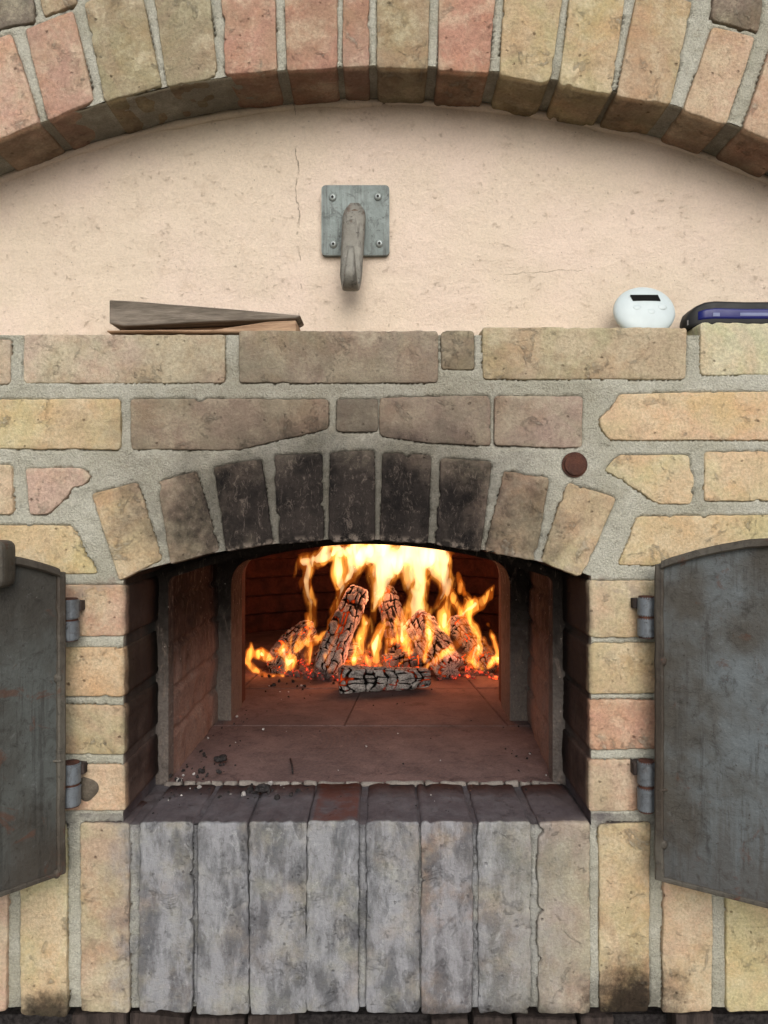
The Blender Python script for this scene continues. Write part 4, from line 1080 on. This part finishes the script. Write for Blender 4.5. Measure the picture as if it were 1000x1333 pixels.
for (px_, py_, n_, sx, sy, ms) in ((245, 1000, 20, 20, 14, .007), (287, 993, 5, 6, 3, .006), (215, 1018, 22, 14, 8, .009), (345, 1032, 16, 16, 5, .008), (190, 1045, 8, 12, 8, .005), (260, 965, 12, 14, 14, .006),
                                   (330, 900, 16, 40, 12, .007), (380, 888, 16, 40, 8, .008), (640, 940, 8, 60, 30, .004), (700, 1010, 6, 20, 10, .004), (420, 905, 10, 60, 10, .004), (300, 915, 10, 24, 20, .006), (560, 905, 8, 80, 14, .004),
                                   (480, 975, 30, 150, 40, .0032), (235, 1008, 26, 24, 12, .0045), (300, 940, 24, 30, 26, .004), (210, 1040, 18, 24, 12, .004), (330, 1030, 20, 50, 8, .004), (680, 960, 14, 20, 30, .0035), (600, 1040, 18, 100, 12, .003)):
    for k in range(n_):
        x = px_ + r.gauss(0, sx); y = max(1006 if py_ > 1040 else 880, py_ + r.gauss(0, sy)); dd = (EYE - ZF) / ((y - 666.5) / 1000) - 1
        X_ = (x - 500) / 1000 * (1 + dd)
        if dd < .02 or abs(X_ + .03) > .285: continue
        sp.append((X_, dd, ms * (.35 + .65 * r.random()), len(sp) + 7))
chunks('charcoal_litter', [q for i, q in enumerate(sp) if i % 5], M['coal'], 'scattered black charcoal crumbs on the hearth floor', 'charcoal', 'stuff')
chunks('ash_flakes', [q for i, q in enumerate(sp) if i % 5 == 0], M['ash'], 'scattered pale ash flakes on the hearth floor', 'ash', 'stuff')
def litter(px_, py_, s, name, lab, mat, seed):
    dd = (EYE - ZF) / ((py_ - 666.5) / 1000) - 1; rr = random.Random(seed); bm = bmesh.new()
    bmesh.ops.create_icosphere(bm, subdivisions=3, radius=1, matrix=Matrix.Diagonal((s, s * .7, s * .45, 1)))
    for v in bm.verts:
        q_ = np.array([tuple(v.co)]); v.co *= 1 + .45 * float(vnoise(q_, s * .5, seed)[0]) + .2 * float(vnoise(q_, s * .2, seed + 1)[0])
    zm = min(v.co.z for v in bm.verts)
    for v in bm.verts: v.co.z -= zm
    o = from_bm(name, bm, mat); o.location = ((px_ - 500) / 1000 * (1 + dd), dd, ZF + .001); tag(o, lab, 'charcoal'); return o
litter(287, 994, .0115, 'charcoal_lump', 'ash flecked charcoal lump alone on the hearth tile near the left wall', M['coal'], 3)
litter(342, 1033, .012, 'charcoal_lump', 'black charcoal lump on the mortar line behind the sill', M['coal'], 6)
litter(213, 1016, .011, 'charcoal_lump', 'charcoal lump in the corner at the foot of the left frame', M['coal'], 9)
V, F = tube([P(378, 988, .255), P(381, 1009, .18)], .0014, 6)
zz = min(v.z for v in V); 
for v in V: v.z = ZF + .002 + (v.z - V[0].z) * .0
tw = empty('t'); bpy.data.objects.remove(tw)
a_, b_ = Vector((P(378, 0, .255).x, .253, ZF + .0022)), Vector((P(381, 0, .18).x, .182, ZF + .0022))
V, F = tube([a_, a_.lerp(b_, .5) + Vector((.001, 0, .0004)), b_], .0013, 6)
tag(mesh('burnt_twig', V, F, M['coal'], None, True), 'thin burnt twig lying alone on the front hearth tile', 'twig')

# ------------------------------------------------------------------ timbers below the soldier course
for (x0, x1, yt, c) in ((92, 165, 1321, 0), (168, 240, 1322, 0), (246, 318, 1325, 0), (322, 384, 1322, 0), (562, 610, 1328, 0), (616, 668, 1326, 0), (672, 752, 1325, 0), (756, 800, 1322, 0), (880, 930, 1322, 0)):
    a, b_ = P(x0, yt, .02), P(x1, yt, .02)
    bm = box_bm(a.x, b_.x, .02, .054, .45, a.z, .004)
    for v in bm.verts: v.co.z += float(vnoise(np.array([tuple(v.co)]), .03, 4)[0]) * .004 if v.co.z > .6 else 0
    part(from_bm('timber_end', bm, M['timber']))
part(from_bm('plinth', box_bm(-1.0, 1.0, .0, .054, 0, .45, .004), M['body']))

# ------------------------------------------------------------------ flames
TET = ((0, 5, 1, 6), (0, 1, 2, 6), (0, 2, 3, 6), (0, 3, 7, 6), (0, 7, 4, 6), (0, 4, 5, 6))
COR = ((0, 0, 0), (1, 0, 0), (1, 1, 0), (0, 1, 0), (0, 0, 1), (1, 0, 1), (1, 1, 1), (0, 1, 1))
def isosurface(Fd, org, h, iso):
    """marching tetrahedra; inside where Fd < iso"""
    nx, ny, nz = Fd.shape; S = Fd.ravel() - iso
    I = np.arange(nx * ny * nz).reshape(nx, ny, nz)
    c8 = [I[a:nx - 1 + a, b:ny - 1 + b, c:nz - 1 + c].ravel() for a, b, c in COR]
    ins = np.stack([S[c] < 0 for c in c8], 0); act = ins.any(0) & ~ins.all(0); c8 = [c[act] for c in c8]
    E0, E1, T3 = [], [], []
    def emit(tri):
        for e in tri: E0.append(np.minimum(e[0], e[1])); E1.append(np.maximum(e[0], e[1]))
    for t in TET:
        q = [c8[i] for i in t]; m = [S[v] < 0 for v in q]; code = m[0] * 1 + m[1] * 2 + m[2] * 4 + m[3] * 8
        for code_v in range(1, 15):
            s = np.nonzero(code == code_v)[0]
            if len(s) == 0: continue
            inn = [k for k in range(4) if code_v >> k & 1]; out = [k for k in range(4) if k not in inn]; g_ = lambda k: q[k][s]
            if len(inn) == 1: emit([(g_(inn[0]), g_(o)) for o in out])
            elif len(inn) == 3: emit([(g_(out[0]), g_(o)) for o in inn])
            else:
                a, b = inn; c, d = out
                e1, e2, e3, e4 = (g_(a), g_(c)), (g_(a), g_(d)), (g_(b), g_(d)), (g_(b), g_(c)); emit([e1, e2, e3]); emit([e1, e3, e4])
    if not E0: return None
    # lists come in triples of equal-length arrays
    tri = []
    A = np.concatenate([np.stack([E0[k], E0[k + 1], E0[k + 2]], 1) for k in range(0, len(E0), 3)]); B = np.concatenate([np.stack([E1[k], E1[k + 1], E1[k + 2]], 1) for k in range(0, len(E1), 3)])
    key = A.astype(np.int64) * (nx * ny * nz) + B; uq, inv = np.unique(key.ravel(), return_inverse=True)
    ea, eb = uq // (nx * ny * nz), uq % (nx * ny * nz); sa, sb = S[ea], S[eb]; t = sa / (sa - sb)
    def pos(i): return np.stack([i // (ny * nz), (i // nz) % ny, i % nz], 1).astype(float)
    V = np.array(org) + h * (pos(ea) * (1 - t)[:, None] + pos(eb) * t[:, None])
    F = inv.reshape(-1, 3); F = F[(F[:, 0] != F[:, 1]) & (F[:, 1] != F[:, 2]) & (F[:, 0] != F[:, 2])]
    return V, F
FLM = {}
def flame_mats(g):
    if g not in FLM: FLM[g] = [mat_flame('flame_outer', (1.0, .19, .012, 1), 10.0 * g), mat_flame('flame_mid', (1.0, .40, .06, 1), 40.0 * g), mat_flame('flame_core', (1.0, .70, .34, 1), 62.0 * g)]
    return FLM[g]
def flame(parent, tongues, depth, seed, h=.0034, warp=1.0, thick=1.0, gain=1.0):
    """tongues: lists of (px, py, radius_px[, extra depth]) ; union of tapered capsules, warped and streaked, three nested envelopes"""
    segs = []
    for t in tongues:
        pts = []
        for q in t:
            d = depth + (q[3] if len(q) > 3 else 0); p = P(q[0], q[1], d); pts.append((np.array(p), q[2] / 1000 * (1 + d)))
        segs += [(pts[i], pts[i + 1]) for i in range(len(pts) - 1)]
    allp = np.array([s[0][0] for s in segs] + [s[1][0] for s in segs]); rm = max(max(s[0][1], s[1][1]) for s in segs) + .016
    lo, hi = allp.min(0) - rm, allp.max(0) + rm
    n = np.ceil((hi - lo) / h).astype(int) + 1
    gx = np.stack(np.meshgrid(*[lo[i] + h * np.arange(n[i]) for i in range(3)], indexing='ij'), -1).reshape(-1, 3)
    st = gx * (1, 1, .45)
    W = np.stack([vnoise(st, .034, seed + k) * .011 + vnoise(st, .015, seed + 10 + k) * .0045 for k in range(3)], -1) * warp
    Q = gx + W
    D = np.full(len(gx), 1.0)
    for (a, ra), (b, rb) in segs:
        ab = b - a; L2 = max(1e-9, float(ab @ ab)); t = np.clip((Q - a) @ ab / L2, 0, 1); dv = Q - (a + t[:, None] * ab)
        d = np.sqrt(dv[:, 0] ** 2 + (dv[:, 1] / thick) ** 2 + dv[:, 2] ** 2) - (ra + (rb - ra) * t)
        k = .006; hh = np.clip(.5 + .5 * (D - d) / k, 0, 1); D = D * (1 - hh) + d * hh - k * hh * (1 - hh)
    stv = gx * (1, 1, .28)
    gapn = vnoise(stv * (1, 1, 1.3), .05, seed + 71); D = D + np.clip(gapn - .25, 0, 1) * .05 * max(0.0, warp - .5)
    rid = np.abs(vnoise(stv + W * .8, .017, seed + 31)); rid2 = np.abs(vnoise(stv + W, .034, seed + 51))
    D = D + np.clip(.34 - rid, 0, 1) * .026 * min(1.0, warp + .1) + np.clip(.30 - rid2, 0, 1) * .045 * max(0.0, warp - .5) + vnoise(stv, .009, seed + 41) * .0016
    D = D.reshape(n)
    sh = []
    for k in range(2):
        nn = vnoise(stv * (1, 1, 1.15) + W * 1.2, (.030, .021)[k], seed + 61 + k * 7) + .35 * vnoise(stv + W, .011, seed + 63 + k)
        sh.append((np.abs(nn) - .20) * .030)
    S = np.maximum(D, np.minimum(sh[0], sh[1]).reshape(D.shape) + .0004)
    for k, (Fk, iso) in enumerate(((D, .0028), (S, -.0006), (D, -.0105))):
        r_ = isosurface(Fk, lo, h, iso)
        if r_ is None or len(r_[1]) < 30: continue
        me = bpy.data.meshes.new('flame'); me.from_pydata(r_[0].tolist(), [], r_[1].tolist()); me.update()
        bm = bmesh.new(); bm.from_mesh(me); bmesh.ops.recalc_face_normals(bm, faces=bm.faces); bm.to_mesh(me); bm.free()
        o = link(('flame', 'flame_sheet', 'flame_core')[k], me, flame_mats(gain)[k], None, True); reparent(o, parent)
fire = empty('fire', (P(500, 0, .97).x, .97, ZF)); tag(fire, 'yellow flames leaping from the pile of burning logs', 'fire')
flame(fire, [[(396, 842, 3), (408, 810, 6), (410, 780, 7), (401, 752, 9), (412, 726, 10), (440, 700, 12)],
             [(384, 744, 5), (390, 734, 9), (412, 726, 11), (445, 722, 13), (480, 716, 14)],
             [(432, 818, 2.5), (436, 795, 6), (448, 768, 8), (440, 745, 11), (436, 718, 12)],
             [(444, 778, 3), (454, 752, 10), (462, 726, 16), (462, 690, 17)]], .97, 3, gain=.9)
flame(fire, [[(484, 838, 3), (488, 806, 6), (496, 770, 12), (500, 742, 19), (498, 712, 22), (500, 680, 20)],
             [(530, 862, 3), (534, 826, 7), (546, 790, 14), (546, 752, 22), (535, 715, 24), (530, 680, 20)],
             [(596, 840, 2.5), (590, 808, 6), (582, 775, 11), (572, 744, 17), (566, 715, 18), (562, 680, 16)],
             [(503, 856, 2), (511, 826, 4), (526, 802, 8), (540, 784, 10)],
             [(560, 800, 3), (572, 785, 8), (580, 765, 9)],
             [(582, 758, 8), (592, 748, 6), (603, 753, 1.5)],
             [(470, 722, 16), (520, 728, 22), (555, 725, 24), (578, 728, 15)]], 1.0, 8, thick=1.0, gain=.62)
flame(fire, [[(446, 870, 4), (462, 858, 9), (484, 862, 7), (496, 864, 3)], [(464, 856, 8), (466, 840, 5), (458, 824, 1.5)], [(478, 860, 6), (482, 846, 3), (476, 834, 1)],
             [(429, 874, 2.5), (424, 852, 3.5), (436, 828, 2.5), (442, 806, 1.2)]], .80, 15, .0026, .6, gain=2.2)
flame(fire, [[(546, 874, 2), (566, 860, 6), (590, 848, 7), (607, 831, 3)], [(543, 860, 2), (552, 838, 3), (538, 815, 2.2)],
             [(590, 846, 4), (606, 826, 5), (603, 800, 5), (591, 778, 4), (585, 762, 2)], [(602, 816, 3), (616, 800, 3), (606, 776, 3), (600, 757, 1.5)]], .78, 22, .0026, .7, gain=1.8)
flame(fire, [[(610, 815, 2), (606, 800, 7), (621, 787, 7.5), (635, 774, 4), (642, 760, 1)], [(606, 800, 5), (619, 815, 4), (630, 832, 2.4), (640, 848, 1)],
             [(612, 790, 2), (600, 770, 4), (596, 748, 1.5)]], .90, 27, .0026, .5, gain=2.2)
flame(fire, [[(636, 868, 3), (647, 857, 7), (658, 850, 9), (669, 852, 8)], [(646, 848, 3), (641, 828, 2.4), (635, 812, 1)]], .84, 33, .0026, .45, gain=2.4)
flame(fire, [[(386, 848, 3.5), (398, 836, 6), (412, 831, 6), (426, 820, 3)], [(400, 838, 5), (402, 820, 4), (398, 800, 2)], [(376, 852, 2), (387, 838, 3.5), (392, 818, 1.5)]], .88, 36, .0026, .6, gain=2.0)
flame(fire, [[(504, 848, 3), (510, 833, 6), (507, 814, 2)], [(520, 864, 2), (534, 848, 5), (541, 829, 4), (533, 804, 2)], [(556, 850, 2), (562, 832, 4), (556, 812, 2)]], .86, 39, .0026, .6, gain=1.9)
rf = random.Random(12)
for k, (cx_, y0_, y1_, dd_) in enumerate(((436, 868, 800, .90), (470, 850, 790, .98), (494, 858, 800, .92), (520, 850, 790, .96), (556, 856, 800, .84), (578, 840, 776, .94), (612, 862, 806, .90), (402, 862, 806, .94), (376, 872, 838, .90), (628, 872, 846, .88))):
    t_ = []
    for j in range(5):
        f_ = j / 4; t_.append((cx_ + rf.gauss(0, 5) + 4 * math.sin(j * 1.7 + k), y0_ + (y1_ - 14 - y0_) * f_, (3.5 + 6 * math.sin(math.pi * min(1, f_ * 1.1 + .12))) * (1 - .7 * f_ ** 3)))
    flame(fire, [t_], dd_, 80 + k * 3, .0026, .75, gain=1.5)
sf = empty('fire', P(345, 876, .93)); sf.location.z = ZF; tag(sf, 'small separate flame licking round the tip of the left log', 'fire')
flame(sf, [[(327, 838, 1.2), (328, 851, 5), (340, 851, 7), (354, 857, 4)], [(325, 850, 5), (322, 862, 4.4), (331, 872, 3.4), (347, 879, 2.8), (368, 880, 2.2)]], .88, 44, .0020, .3, gain=2.8)
# the light the fire gives off
for k, (px_, py_, d, e, rad_) in enumerate(((500, 760, .99, 9.0, .05), (560, 750, .99, 8.0, .05), (440, 745, .97, 5.0, .035), (600, 845, .80, 1.2, .012), (655, 850, .86, .8, .012), (335, 852, .90, .6, .01), (470, 852, .86, 1.0, .012))):
    ld = bpy.data.lights.new('fire_light', 'POINT'); ld.energy = e * .16; ld.color = (1.0, .29, .16); ld.shadow_soft_size = rad_
    lo_ = bpy.data.objects.new('fire_light', ld); COL.objects.link(lo_); lo_.location = P(px_, py_, d)
    reparent(lo_, fire)
